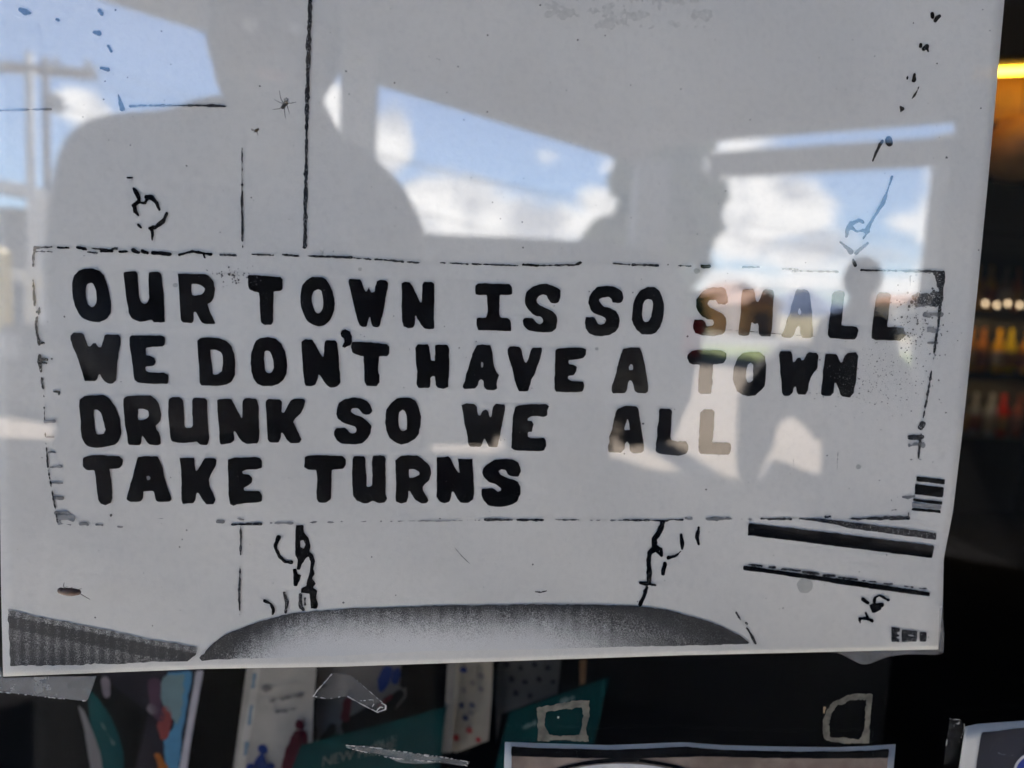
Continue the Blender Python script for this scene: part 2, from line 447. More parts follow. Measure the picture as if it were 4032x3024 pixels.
# ---- low building at the far left with pale eaves and a pale column
def low_building():
    d = 13.5
    e0, e1 = street(-150, 700, y=-d), street(225, 815, y=-d)
    root = empty("low_building", (e0.x, -d, 0), "low flat-roofed building with a pale sunlit eave board", "building")
    ztop = street(100, 735, y=-d).z
    x0, x1 = e0.x - 2.2, e1.x + 0.35
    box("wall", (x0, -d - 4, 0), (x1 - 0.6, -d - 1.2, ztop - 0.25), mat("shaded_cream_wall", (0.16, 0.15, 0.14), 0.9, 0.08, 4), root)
    bm = bmesh.new()
    prism_bm(bm, [(x0, -d, ztop + 0.35), (x1, -d, ztop - 0.28), (x1, -d, ztop - 0.10), (x0, -d, ztop + 0.55)], [(x0, -d - 4.4, ztop + 0.35), (x1, -d - 4.4, ztop - 0.28), (x1, -d - 4.4, ztop - 0.10), (x0, -d - 4.4, ztop + 0.55)])
    bm_obj("roof", bm, mat("brown_shingle_roof", (0.22, 0.18, 0.16), 0.9, 0.2, 8), root)
    bm = bmesh.new()
    prism_bm(bm, [(x0, -d + 0.003, ztop + 0.33), (x1, -d + 0.003, ztop - 0.30), (x1, -d + 0.003, ztop - 0.12), (x0, -d + 0.003, ztop + 0.53)], [(x0, -d + 0.05, ztop + 0.33), (x1, -d + 0.05, ztop - 0.30), (x1, -d + 0.05, ztop - 0.12), (x0, -d + 0.05, ztop + 0.53)])
    bm_obj("eave_board", bm, mat("white_trim", (0.75, 0.73, 0.70), 0.7, 0.05), root)
    xc = street(112, 930, y=-d + 0.3).x
    box("column", (xc - 0.09, -d - 0.3, 0), (xc + 0.09, -d - 0.12, ztop - 0.2), mat("white_trim"), root)
    wn = box("window", (x0 + 0.5, -d - 1.198, 0.9), (x0 + 1.6, -d - 1.17, 1.8), mat("dark_window", (0.02, 0.025, 0.03), 0.1, 0.1), root)
    return root
low_building()
# white bumper-height barrier with yellow bollards in front of it
pl, pr = street(8, 1072, y=-9.0), street(195, 1080, y=-9.0)
bm = bmesh.new(); box_bm(bm, (pl.x - 0.8, -9.25, pl.z - 0.09), (pr.x, -9.0, pl.z + 0.05))
box_bm(bm, (pl.x - 0.6, -9.2, 0), (pl.x - 0.45, -9.05, pl.z - 0.088)); box_bm(bm, (pr.x - 0.3, -9.2, 0), (pr.x - 0.15, -9.05, pl.z - 0.088))
props(bm_obj("low_barrier", bm, mat("white_paint", (0.8, 0.8, 0.78), 0.5, 0.04)), "low white sunlit rail on two feet left of the photographer", "barrier")
for k, (px, d) in enumerate(((-5, 8.2),)):
    p = street(px, 990, y=-d)
    bm = bmesh.new(); lathe_bm(bm, [(0.10, 0), (0.10, p.z - 0.05), (0.085, p.z), (0.04, p.z + 0.03)], (p.x, -d, 0), 16)
    props(bm_obj("bollard", bm, mat("safety_yellow", (0.75, 0.52, 0.05), 0.5, 0.06), smooth=False), "yellow round-topped bollard at the far left edge", "bollard")

# ---- tree with leaf faces
def tree(px_c, px_w, py_top, py_bot, depth, label, cols, n=5200, seed=3):
    r = np.random.default_rng(seed)
    base = street(px_c, py_bot, y=-depth)
    top = street(px_c, py_top, y=-depth)
    w = px_w / FPX * (depth + 0.3) / 2
    zb, zt = max(base.z, 0.8), top.z
    cx, cy = base.x, -depth
    root = empty("tree", (cx, cy, 0), label, "tree", "trees across the lot")
    bm = bmesh.new()
    mid = (zb + zt) / 2
    tube_bm(bm, [(cx, cy, 0), (cx + 0.05, cy, zb * 0.6), (cx - 0.04, cy, mid), (cx, cy, zt - 0.4)], [0.16, 0.13, 0.09, 0.02], 9)
    for k in range(9):
        an = k * 2.4; z = zb + (mid - zb) * (k / 9) + 0.1
        p = Vector((cx, cy, z)); q = p + Vector((math.cos(an) * w * 0.7, math.sin(an) * w * 0.7, 0.5 + 0.1 * k))
        tube_bm(bm, [p, p.lerp(q, 0.5) + Vector((0, 0, 0.1)), q], [0.05, 0.035, 0.012], 6)
    bm_obj("trunk", bm, mat("bark", (0.09, 0.07, 0.055), 0.95, 0.25, 15), root)
    cl = []
    for k in range(64):
        u = r.uniform(0, 1); an = r.uniform(0, 2 * math.pi)
        rz = (zt - zb); prof = (1 - 0.55 * u ** 1.4) if u > 0.12 else 0.85
        rad = w * prof * math.sqrt(r.uniform(0.15, 1))
        cl.append((cx + rad * math.cos(an), cy + rad * math.sin(an), zb + (zt - zb) * u, r.uniform(0.13, 0.33) * w))
    V, F = [], []
    for k in range(n):
        c = cl[int(r.integers(len(cl)))]
        v = r.normal(size=3); v = v / np.linalg.norm(v) * c[3] * r.uniform(0.5, 1.0) ** 0.5
        p = np.array(c[:3]) + v
        a_ = r.normal(size=3); a_ /= np.linalg.norm(a_)
        b_ = np.cross(a_, r.normal(size=3)); b_ /= np.linalg.norm(b_)
        s = r.uniform(0.05, 0.10) * (1 + depth / 24.0)
        i = len(V)
        V += [tuple(p - a_ * s), tuple(p + b_ * s * 0.5), tuple(p + a_ * s), tuple(p - b_ * s * 0.5)]
        F.append((i, i + 1, i + 2, i + 3))
    mesh_obj("crown", V, F, cols, root)
M_LEAF = mat("dusty_green_leaves", (0.11, 0.14, 0.055), 0.8, 0.4, 1.5)
tree(2580, 620, 545, 1270, 24.0, "large green tree behind the corner post", M_LEAF, 26000, 3)
tree(3835, 130, 755, 1150, 24.0, "small distant round tree beyond the thin post", M_LEAF, 2500, 9)

# ---- far orange and cream buildings on the lot's edge
def shed(px0, px1, py_top, depth, col, label, name="small_house", roofc=(0.3, 0.16, 0.1)):
    p, q = street(px0, py_top, y=-depth), street(px1, py_top, y=-depth)
    root = empty(name, (p.x, -depth, 0), label, "building", "small buildings across the road")
    h = p.z
    box("wall", (p.x, -depth - 5, 0), (q.x, -depth, h), mat("wall_" + label[:12].replace(" ", "_"), col, 0.9, 0.1, 1.0), root)
    bm = bmesh.new(); y0, y1 = -depth + 0.3, -depth - 5.3
    prism_bm(bm, [(p.x - 0.3, y0, h + 0.01), (q.x + 0.3, y0, h + 0.01), ((p.x + q.x) / 2, y0, h + 0.9)], [(p.x - 0.3, y1, h + 0.01), (q.x + 0.3, y1, h + 0.01), ((p.x + q.x) / 2, y1, h + 0.9)])
    bm_obj("roof", bm, mat("roof_" + label[:12].replace(" ", "_"), roofc, 0.9), root)
    xm = (p.x + q.x) / 2
    box("door", (xm - 0.5, -depth + 0.002, 0), (xm + 0.5, -depth + 0.05, min(2.0, h * 0.8)), mat("door_brown", (0.1, 0.06, 0.04), 0.6), root)
    box("window", (p.x + 0.5, -depth + 0.002, 1.0), (p.x + 1.5, -depth + 0.04, min(1.9, h * 0.8)), mat("dark_window"), root)
shed(2850, 2995, 1160, 50.0, (0.62, 0.36, 0.12), "ochre orange small house beyond the lawn")
shed(2935, 3075, 1200, 42.0, (0.58, 0.33, 0.15), "low tan shed just in front of the ochre house")
shed(3540, 3690, 1200, 60.0, (0.5, 0.48, 0.45), "pale low farm building near the thin post")

# ---- parked sport utility vehicle, seen dark against the sunny lot
def car():
    D = 4.7
    xr = street(2745, 1480, y=-D).x
    ztop = street(2100, 935, y=-D).z
    L = 4.5
    x0, x1 = xr - L, xr
    root = empty("parked_car", ((x0 + x1) / 2, -D - 0.9, 0), "dark sport utility vehicle parked in the canopy's shade", "car")
    paint = mat("dark_grey_car_paint", (0.028, 0.030, 0.034), 0.35, 0.05, 3, coat=0.5)
    # side profile (x from front at left to tail at right)
    prof = [(0.0, 0.45), (0.02, 0.85), (0.12, 1.0), (1.05, 1.12), (1.65, ztop - 0.12), (1.95, ztop - 0.02), (3.9, ztop), (4.3, ztop - 0.08), (4.44, 1.15), (4.5, 0.98), (4.47, 0.72), (4.37, 0.42),
            (4.05, 0.36), (3.98, 0.58), (3.75, 0.74), (3.45, 0.74), (3.22, 0.58), (3.15, 0.34), (1.35, 0.34), (1.28, 0.58), (1.05, 0.74), (0.75, 0.74), (0.52, 0.58), (0.45, 0.38)]
    bm = bmesh.new()
    prism_bm(bm, [(x0 + px, -D, pz) for px, pz in prof], [(x0 + px, -D - 1.8, pz) for px, pz in prof])
    bm_obj("body", bm, paint, root, bevel=0.04)
    gl = mat("tinted_car_glass", (0.01, 0.012, 0.014), 0.08, 0.05)
    for poly in ([(1.35, 1.16), (1.85, ztop - 0.16), (2.45, ztop - 0.13), (2.45, 1.16)], [(2.55, 1.16), (2.55, ztop - 0.13), (3.4, ztop - 0.12), (3.4, 1.16)], [(3.5, 1.16), (3.5, ztop - 0.12), (4.05, ztop - 0.14), (4.2, 1.18)]):
        bm = bmesh.new(); prism_bm(bm, [(x0 + a_, -D + 0.012, b_) for a_, b_ in poly], [(x0 + a_, -D - 0.004, b_) for a_, b_ in poly])
        bm_obj("side_window", bm, gl, root)
    for hx in (2.3, 3.25):
        box("door_handle", (x0 + hx - 0.1, -D + 0.001, 1.02), (x0 + hx + 0.08, -D + 0.03, 1.06), mat("chrome", (0.6, 0.6, 0.6), 0.2, 0.05, metal=1.0), root, bevel=0.008)
    box("tail_light", (x1 - 0.12, -D - 0.001, 1.0), (x1 + 0.012, -D + 0.015, 1.25), mat("red_lens", (0.35, 0.02, 0.02), 0.2), root, bevel=0.01)
    box("head_light", (x0 + 0.0, -D - 0.001, 0.8), (x0 + 0.22, -D + 0.015, 0.95), mat("clear_lens", (0.6, 0.6, 0.6), 0.15), root, bevel=0.01)
    for wx in (0.9, 3.6):
        for wy in (-D - 0.12, -D - 1.66):
            M = Matrix.Rotation(math.pi / 2, 4, 'X')
            bm = bmesh.new(); lathe_bm(bm, [(0.20, -0.11), (0.33, -0.11), (0.36, -0.07), (0.36, 0.07), (0.33, 0.11), (0.20, 0.11)], (0, 0, 0), 28)
            bm.transform(Matrix.Translation((x0 + wx, wy, 0.36)) @ M)
            w = bm_obj("wheel", bm, mat("tyre_rubber", (0.02, 0.02, 0.02), 0.8), root)
            bm = bmesh.new(); lathe_bm(bm, [(0.05, -0.095), (0.198, -0.09), (0.198, 0.09), (0.05, 0.095)], (0, 0, 0), 20)
            bm.transform(Matrix.Translation((x0 + wx, wy, 0.36)) @ M)
            bm_obj("rim", bm, mat("alloy", (0.4, 0.4, 0.41), 0.35, 0.05, metal=0.9), w)
    box("mirror", (x0 + 1.45, -D + 0.01, 1.14), (x0 + 1.62, -D + 0.2, 1.3), paint, root, bevel=0.02)
car()

# ---- bulky vehicle under a dark cover, its hem hitched up over the sunny ground
# (built with the outlines below)

# ------------------------------------------------------------------ people (skin-modifier bodies, evaluated to one mesh each)
def skin_body(name, chains, root_pt, parent, mats, pick):
    """chains: list of [(point, radius), ...]; a chain whose first point equals an earlier point joins there"""
    key, verts, rad, edges = {}, [], [], []
    def vid(p, r):
        k = tuple(round(c, 4) for c in p)
        if k not in key:
            key[k] = len(verts); verts.append(tuple(p)); rad.append(r)
        return key[k]
    for ch in chains:
        ids = [vid(p, r) for p, r in ch]
        edges += [(i, j) for i, j in zip(ids, ids[1:])]
    me = bpy.data.meshes.new(name + "_rig")
    me.from_pydata(verts, edges, [])
    o = bpy.data.objects.new(name + "_rig", me)
    COL.objects.link(o)
    md = o.modifiers.new("skin", 'SKIN'); md.use_smooth_shade = True
    if not me.skin_vertices: me.skin_vertices.new()
    sv = me.skin_vertices[0].data
    rk = key[tuple(round(c, 4) for c in root_pt)]
    for i, r in enumerate(rad):
        sv[i].radius = (r, r) if isinstance(r, float) else r
        sv[i].use_root = (i == rk)
    ss = o.modifiers.new("sub", 'SUBSURF'); ss.levels = ss.render_levels = 2
    dg = bpy.context.evaluated_depsgraph_get()
    ev = o.evaluated_get(dg)
    fin = bpy.data.meshes.new_from_object(ev)
    fin.name = name
    bpy.data.objects.remove(o)
    fin.materials.clear()
    for m in mats: fin.materials.append(m)
    for p in fin.polygons:
        p.use_smooth = True
        p.material_index = pick(p.center)
    b = bpy.data.objects.new(name, fin)
    COL.objects.link(b)
    b.parent = parent; b.matrix_parent_inverse = parent.matrix_world.inverted()
    return b

def hand_chains(wrist, direction, palm_normal, side, curl=0.5, s=1.0):
    d = direction.normalized(); n = (palm_normal - d * palm_normal.dot(d)).normalized(); x = d.cross(n) * side
    palm = wrist + d * 0.055 * s
    out = [[(wrist, 0.026 * s), (palm, 0.032 * s)]]
    for k, (off, ln) in enumerate(((-0.030, 0.068), (-0.010, 0.078), (0.010, 0.074), (0.029, 0.058))):
        a0 = palm + x * off * s + d * 0.030 * s
        a1 = a0 + (d * math.cos(curl * 0.6) + n * math.sin(curl * 0.6)) * ln * 0.5 * s
        a2 = a1 + (d * math.cos(curl * 1.6) + n * math.sin(curl * 1.6)) * ln * 0.5 * s
        out.append([(palm, 0.032 * s), (a0, 0.0095 * s), (a1, 0.009 * s), (a2, 0.008 * s)])
    t0 = wrist + d * 0.025 * s - x * 0.034 * s
    t1 = t0 - x * 0.018 * s + d * 0.032 * s + n * 0.01 * s
    t2 = t1 + d * 0.028 * s + n * 0.012 * s
    out.append([(wrist, 0.026 * s), (t0, 0.013 * s), (t1, 0.011 * s), (t2, 0.009 * s)])
    return out

M_SKIN = mat("skin", (0.09, 0.058, 0.042), 0.55, 0.06, 40)
M_JACKET = mat("charcoal_jacket", (0.035, 0.037, 0.043), 0.85, 0.2, 30, spec=0.2)
M_JEANS = mat("dark_jeans", (0.03, 0.04, 0.065), 0.9, 0.2, 60)
M_HAIR = mat("dark_hair", (0.02, 0.016, 0.013), 0.6, 0.3, 60)
M_SHOE = mat("shoe_black", (0.03, 0.03, 0.03), 0.6)

def head_parts(root, hc, face_dir, hair=True, cap=None):
    f = face_dir.normalized(); s = Vector((f.y, -f.x, 0)).normalized()
    for k in (-1, 1):
        bm = bmesh.new(); ellipsoid_bm(bm, hc + f * 0.083 + s * k * 0.031 + Vector((0, 0, 0.004)), (0.012, 0.012, 0.009), u=10, v=8)
        bm_obj("eye", bm, mat("eye_white", (0.7, 0.68, 0.66), 0.3), root, smooth=True)
    bm = bmesh.new(); ellipsoid_bm(bm, hc + f * 0.088 + Vector((0, 0, -0.062)), (0.022, 0.012, 0.008), Matrix.Rotation(math.atan2(s.y, s.x), 4, 'Z'), 10, 8)
    bm_obj("mouth", bm, mat("lips", (0.35, 0.14, 0.12), 0.5), root, smooth=True)
    bm = bmesh.new()
    ellipsoid_bm(bm, hc + Vector((0, 0, 0.025)) - f * 0.012, (0.100, 0.112, 0.118), Matrix.Rotation(math.atan2(f.y, f.x) - math.pi / 2, 4, 'Z'), 24, 16)
    cut = [v for v in bm.verts if (v.co - hc).dot(f) > 0.045 and v.co.z < hc.z + 0.055]
    bmesh.ops.delete(bm, geom=cut, context='VERTS')
    r_ = random.Random(4)
    for v in bm.verts: v.co += (v.co - hc).normalized() * r_.uniform(-0.004, 0.006)
    bmesh.ops.solidify(bm, geom=bm.faces[:], thickness=0.012)
    bm_obj("hair", bm, M_HAIR, root, smooth=True)

def photographer():
    Y = -1.0
    P = lambda px, py, y=Y: street(px, py, y=y)
    hc = P(1085, 185)
    neck = P(1085, 395); chest = P(985, 760); sl = P(392, 632); sr = P(1480, 815)
    belly = P(960, 1150)
    px_, py_ = belly.x, Y - 0.02
    pel = Vector((px_, py_, 0.98 if belly.z > 1.05 else belly.z - 0.12))
    root = empty("person", (pel.x, pel.y, 0), "person in a long dark coat taking the photograph, mirrored in the glass", "person")
    el = P(345, 1230, Y + 0.10); er = P(1600, 1180, Y + 0.16)
    wl = Vector((CAM.x - 0.155, CAM.y - 0.10, CAM.z - 0.10)); wr = Vector((CAM.x + 0.115, CAM.y - 0.11, CAM.z - 0.10))
    head_top = hc + Vector((0, 0, 0.075)); jaw = hc + Vector((0, 0.03, -0.075))
    F = Vector((0.15, 1, 0)).normalized()
    ch = [[(pel, 0.15), (belly, 0.145), (chest, 0.165), (chest.lerp(neck, 0.72), 0.085), (neck, 0.068), (jaw - F * 0.02, 0.070), (hc, 0.092), (head_top, 0.078)],
          [(hc, 0.092), (hc + F * 0.085 + Vector((0, 0, -0.02)), 0.022), (hc + F * 0.108 + Vector((0, 0, -0.03)), 0.011)],
          [(chest.lerp(neck, 0.72), 0.085), (P(740, 590), 0.066), (P(540, 612), 0.070), (sl, 0.080), (sl.lerp(el, 0.5), 0.072), (el, 0.062), (el.lerp(wl, 0.5), 0.047), (wl, 0.026)],
          [(chest.lerp(neck, 0.72), 0.085), (P(1290, 690), 0.062), (sr, 0.070), (sr.lerp(er, 0.5), 0.064), (er, 0.055), (er.lerp(wr, 0.5), 0.046), (wr, 0.026)]]
    for s in (-1, 1):
        hip = pel + Vector((s * 0.095, 0, -0.08)); knee = Vector((pel.x + s * 0.12, pel.y + 0.02, 0.60)); ank = Vector((pel.x + s * 0.13, pel.y - 0.03, 0.21)); toe = ank + Vector((s * 0.02, 0.15, -0.055))
        ch.append([(pel, 0.15), (hip, 0.095), (knee, 0.062), (ank, 0.045), (toe, 0.038)])
    s_ = Vector((F.y, -F.x, 0))
    for k in (-1, 1):
        ch.append([(hc, 0.092), (hc + s_ * k * 0.088 + Vector((0, 0, -0.005)), 0.016)])
    ch += hand_chains(wl, Vector((0.45, 0.35, 0.75)), Vector((1, 0.2, 0)), 1, 0.7)
    ch += hand_chains(wr, Vector((-0.35, 0.35, 0.8)), Vector((-1, 0.2, 0)), -1, 0.7)
    def pick(c):
        if c.z > neck.z + 0.01 and abs(c.x - hc.x) < 0.2 and c.y < -0.7: return 0
        if (c - wl).length < 0.17 and (c.y > wl.y - 0.01 or c.z > wl.z): return 4
        if (c - wr).length < 0.17 and (c.y > wr.y - 0.01 or c.z > wr.z): return 4
        if c.z < 0.24: return 3
        if c.z < pel.z - 0.02: return 2
        return 1
    skin_body("body", ch, pel, root, [M_SKIN, M_JACKET, M_JEANS, M_SHOE, mat("shade_dark_hands", (0.03, 0.03, 0.034), 0.9, 0.2, 80, spec=0.1)], pick)  # hands coloured dark in place of shade; the gloves are made up
    head_parts(root, hc, F)
    # long quilted coat hanging open from the shoulders
    bm = bmesh.new()
    rings = []
    prof_ = [(0.47, 0.335, 0.20), (0.62, 0.325, 0.195), (0.80, 0.315, 0.19), (0.98, 0.305, 0.185), (1.12, 0.295, 0.175), (1.26, 0.275, 0.165), (1.36, 0.24, 0.145), (1.43, 0.17, 0.115)]
    for z, rx, ry in prof_:
        cx_ = pel.x + (chest.x - pel.x) * max(0.0, (z - 0.9) / 0.5)
        rings.append([bm.verts.new((cx_ + rx * (1 + 0.02 * math.sin(7 * t + z * 9)) * math.cos(t), Y - 0.04 + ry * math.sin(t), z + 0.006 * math.sin(5 * t))) for t in [2 * math.pi * k / 40 for k in range(40)]])
    for r_a, r_b in zip(rings, rings[1:]):
        for k in range(40): bm.faces.new((r_a[k], r_a[(k + 1) % 40], r_b[(k + 1) % 40], r_b[k]))
    bmesh.ops.solidify(bm, geom=bm.faces[:], thickness=0.015)
    bm_obj("coat", bm, M_JACKET, root, smooth=True)
    # hood lying round the neck
    bm = bmesh.new()
    pts = [neck + Vector((0.058 * math.cos(t), 0.06 * math.sin(t) - 0.01, -0.045 + 0.02 * math.sin(t))) for t in [2 * math.pi * k / 16 for k in range(17)]]
    tube_bm(bm, pts, 0.026, 8)
    bm_obj("hood", bm, M_JACKET, root, smooth=True)
    # the phone in the hands, its lens at the viewpoint
    ph = empty("phone", (CAM.x, CAM.y - 0.02, CAM.z - 0.06), "black phone held sideways by the photographer", "phone")
    cx0 = CAM.x - 0.125
    box("case", (cx0, CAM.y - 0.016, CAM.z - 0.062), (cx0 + 0.150, CAM.y - 0.008, CAM.z + 0.012), mat("phone_case_black", (0.012, 0.012, 0.013), 0.8), ph, bevel=0.003)
    box("camera_bump", (CAM.x - 0.012, CAM.y - 0.0079, CAM.z - 0.022), (CAM.x + 0.016, CAM.y - 0.0055, CAM.z + 0.010), mat("camera_glass_black", (0.01, 0.01, 0.011), 0.15), ph, bevel=0.0008)
    box("screen", (cx0 + 0.004, CAM.y - 0.0169, CAM.z - 0.058), (cx0 + 0.146, CAM.y - 0.0161, CAM.z + 0.008), mat("phone_screen", (0.02, 0.02, 0.02), 0.2), ph)
photographer()

def bystander():
    D = 3.9
    hc = street(3400, 1120, y=-D)
    root = empty("person", (hc.x, -D, 0), "bystander standing before the covered vehicle, head dark against the sky", "person")
    H = hc.z + 0.12; k = H / 1.75
    v = lambda x, y, z: Vector((hc.x + x * k, -D + y * k, z * k))
    hcp = v(0, 0, 1.63); neck = v(0, -0.02, 1.46); chest = v(0, -0.02, 1.25); pel = v(0, -0.02, 0.92)
    ch = [[(pel, 0.14), (v(0, -0.02, 1.08), 0.125), (chest, 0.15), (v(0, -0.02, 1.40), 0.08), (neck, 0.058), (v(0, 0.0, 1.56), 0.065), (hcp, 0.085), (v(0, 0, 1.70), 0.07)],
          [(hcp, 0.085), (v(0, 0.09, 1.61), 0.018)]]
    for s in (-1, 1):
        wr = v(s * 0.27, 0.06, 0.82)
        ch.append([(v(0, -0.02, 1.40), 0.08), (v(s * 0.19, -0.02, 1.38), 0.07), (v(s * 0.25, -0.04, 1.09), 0.05), (wr, 0.026)])
        ch += hand_chains(wr, Vector((0, 0.1, -1)), Vector((-s, 0, 0)), s, 0.4)
        ch.append([(pel, 0.14), (v(s * 0.09, 0, 0.84), 0.09), (v(s * 0.10, 0.02, 0.48), 0.06), (v(s * 0.10, -0.02, 0.09), 0.042), (v(s * 0.12, 0.15, 0.045), 0.036)])
    def pick(c):
        if c.z > neck.z + 0.01: return 0
        if c.z < 0.10: return 3
        if c.z < 0.84 * k and abs(c.x - hc.x) > 0.2 * k: return 0
        return 2 if c.z < 0.9 * k else 1
    skin_body("body", ch, pel, root, [M_SKIN, mat("grey_coat", (0.04, 0.04, 0.042), 0.9, 0.15, 30), M_JEANS, M_SHOE], pick)
    head_parts(root, hcp, Vector((0, 1, 0)))
bystander()

# ------------------------------------------------------------------ poster: paper sheet and printed ink
PY0 = GLASS_T + 0.0032
def paper_y(x, z):
    return PY0 + 0.0011 * math.sin(x * 19 + z * 9 + 0.5) + 0.0007 * math.sin(z * 33 - x * 12) + 0.00022 * math.sin(x * 75 + 3 * math.sin(z * 31)) + 0.00018 * math.sin(z * 92 + x * 40) + 0.0009 * max(0.0, (x - 0.13) / 0.05) ** 2 * 0.2

def on_paper(px, py, lift=0.0):
    y = PY0
    for _ in range(3):
        p = on_plane(px, py, y)
        y = paper_y(p.x, p.z)
    p = on_plane(px, py, y - lift)
    return p

def vnoise(shape, cell, seed):
    r = np.random.default_rng(seed)
    h, w = shape
    gh, gw = int(h / cell) + 3, int(w / cell) + 3
    G = r.uniform(-1, 1, (gh, gw))
    yy, xx = np.mgrid[0:h, 0:w] / cell
    y0, x0 = yy.astype(int), xx.astype(int)
    fy, fx = yy - y0, xx - x0
    fy, fx = fy * fy * (3 - 2 * fy), fx * fx * (3 - 2 * fx)
    return (G[y0, x0] * (1 - fy) * (1 - fx) + G[y0, x0 + 1] * (1 - fy) * fx + G[y0 + 1, x0] * fy * (1 - fx) + G[y0 + 1, x0 + 1] * fy * fx)

def seg_dist(X, Y, p, q):
    dx, dy = q[0] - p[0], q[1] - p[1]
    L = dx * dx + dy * dy + 1e-9
    t = np.clip(((X - p[0]) * dx + (Y - p[1]) * dy) / L, 0, 1)
    return np.hypot(X - p[0] - t * dx, Y - p[1] - t * dy), t

def poly_sdf(X, Y, loops):
    D = np.full(X.shape, 1e9); inside = np.zeros(X.shape, bool)
    for lp in loops:
        n = len(lp)
        for i in range(n):
            p, q = lp[i], lp[(i + 1) % n]
            d, _ = seg_dist(X, Y, p, q)
            D = np.minimum(D, d)
            c = (p[1] > Y) != (q[1] > Y)
            with np.errstate(divide='ignore', invalid='ignore'):
                xi = (q[0] - p[0]) * (Y - p[1]) / (q[1] - p[1] + 1e-12) + p[0]
            inside ^= c & (X < xi)
    return np.where(inside, -D, D)

def stroke_sdf(X, Y, strokes):
    D = np.full(X.shape, 1e9)
    for pts, w in strokes:
        ws = w if isinstance(w, (list, tuple)) else [w] * len(pts)
        if len(pts) == 1:
            D = np.minimum(D, np.hypot(X - pts[0][0], Y - pts[0][1]) - ws[0] / 2); continue
        for i in range(len(pts) - 1):
            d, t = seg_dist(X, Y, pts[i], pts[i + 1])
            D = np.minimum(D, d - (ws[i] * (1 - t) + ws[i + 1] * t) / 2)
    return D

_seed = [100]
def ink(name, parent, m, loops=None, strokes=None, step=4.0, amp=2.2, lift=0.00025, where=on_paper, tone=None, cut=0.0, rough_cell=2.5):
    """flat printed shape: marching squares over a signed distance in photograph pixels, laid on the sheet"""
    pts = [p for l in (loops or []) for p in l] + [p for s, _ in (strokes or []) for p in s]
    wmax = max([0] + [max(w) if isinstance(w, (list, tuple)) else w for _, w in (strokes or [])])
    pad = wmax / 2 + 3 * step
    x0, x1 = min(p[0] for p in pts) - pad, max(p[0] for p in pts) + pad
    y0, y1 = min(p[1] for p in pts) - pad, max(p[1] for p in pts) + pad
    xs, ys = np.arange(x0, x1 + step, step), np.arange(y0, y1 + step, step)
    X, Y = np.meshgrid(xs, ys)
    D = np.full(X.shape, 1e9)
    if loops: D = np.minimum(D, poly_sdf(X, Y, loops))
    if strokes: D = np.minimum(D, stroke_sdf(X, Y, strokes))
    _seed[0] += 1
    D = D + vnoise(X.shape, rough_cell, _seed[0]) * amp + vnoise(X.shape, 7, _seed[0] + 5000) * amp * 0.8 + cut
    S = -D
    H, W = S.shape
    V, key, Fc = [], {}, []
    def vert(k, x, y):
        if k not in key:
            key[k] = len(V); V.append((x, y))
        return key[k]
    act = np.zeros((H - 1, W - 1), bool)
    for a_ in (0, 1):
        for b_ in (0, 1): act |= S[a_:H - 1 + a_, b_:W - 1 + b_] > 0
    for j, i in zip(*np.nonzero(act)):
        cs = ((j, i), (j, i + 1), (j + 1, i + 1), (j + 1, i))
        f = []
        for k in range(4):
            (ja, ia), (jb, ib) = cs[k], cs[(k + 1) % 4]
            sa, sb = S[ja, ia], S[jb, ib]
            if sa > 0: f.append(vert((ja, ia), xs[ia], ys[ja]))
            if (sa > 0) != (sb > 0):
                t = sa / (sa - sb)
                kk = (min(ja, jb), min(ia, ib), 'h' if ja == jb else 'v')
                f.append(vert(kk, xs[ia] + (xs[ib] - xs[ia]) * t, ys[ja] + (ys[jb] - ys[ja]) * t))
        if len(f) >= 3: Fc.append(f[::-1])
    if not Fc: return None
    o = mesh_obj(name, [where(x, y, lift) for x, y in V], Fc, m, parent)
    if tone is not None:
        at = o.data.attributes.new("tone", 'FLOAT', 'POINT')
        at.data.foreach_set('value', [float(tone(x, y)) for x, y in V])
    return o

def covered_vehicle():
    D = 5.3
    outer = [(3080, 1356), (3190, 1348), (3310, 1350), (3430, 1356), (3520, 1372), (3570, 1420), (3600, 1500), (3630, 1620), (3650, 1760), (3655, 1925), (3340, 1925), (2995, 1915), (2925, 1905), (2918, 1800), (2920, 1650), (2926, 1570), (2960, 1490), (3020, 1415)]
    hole = [(3047, 1763), (3056, 1693), (3089, 1652), (3126, 1640), (3158, 1656), (3209, 1703), (3265, 1744), (3325, 1768), (3339, 1809), (3334, 1856), (3279, 1874), (3195, 1865), (3126, 1832), (3061, 1814), (3029, 1855), (2998, 1906), (2976, 1906), (2987, 1870), (3019, 1805)]
    gap = [(3232, 1633), (3274, 1629), (3283, 1661), (3274, 1688)]
    root = empty("covered_vehicle", street(3280, 1925, y=-D), "bulky dark bike under a cover with its hem raised over sunny ground", "vehicle")
    o = ink("cover", root, mat("dark_cover_cloth", (0.03, 0.03, 0.033), 0.8, 0.25, 6, bump=0.3), loops=[outer, hole, gap], step=11.0, amp=1.0, where=lambda px, py, lift=0.0: street(px, py, y=-D), lift=0.0)
    zmin = min(v.co.z for v in o.data.vertices)
    md = o.modifiers.new("thickness", 'SOLIDIFY'); md.thickness = 0.09; md.offset = 1.0
    for px in (3440, 3570):
        p = street(px, 1900, y=-D)
        bm = bmesh.new(); lathe_bm(bm, [(0.10, -0.05), (0.20, -0.05), (0.22, 0.0), (0.20, 0.05), (0.10, 0.05)], (0, 0, 0), 24)
        bm.transform(Matrix.Translation((p.x, -D - 0.3, 0.222)) @ Matrix.Rotation(math.pi / 2, 4, 'X'))
        bm_obj("wheel", bm, mat("tyre_rubber"), root)
covered_vehicle()

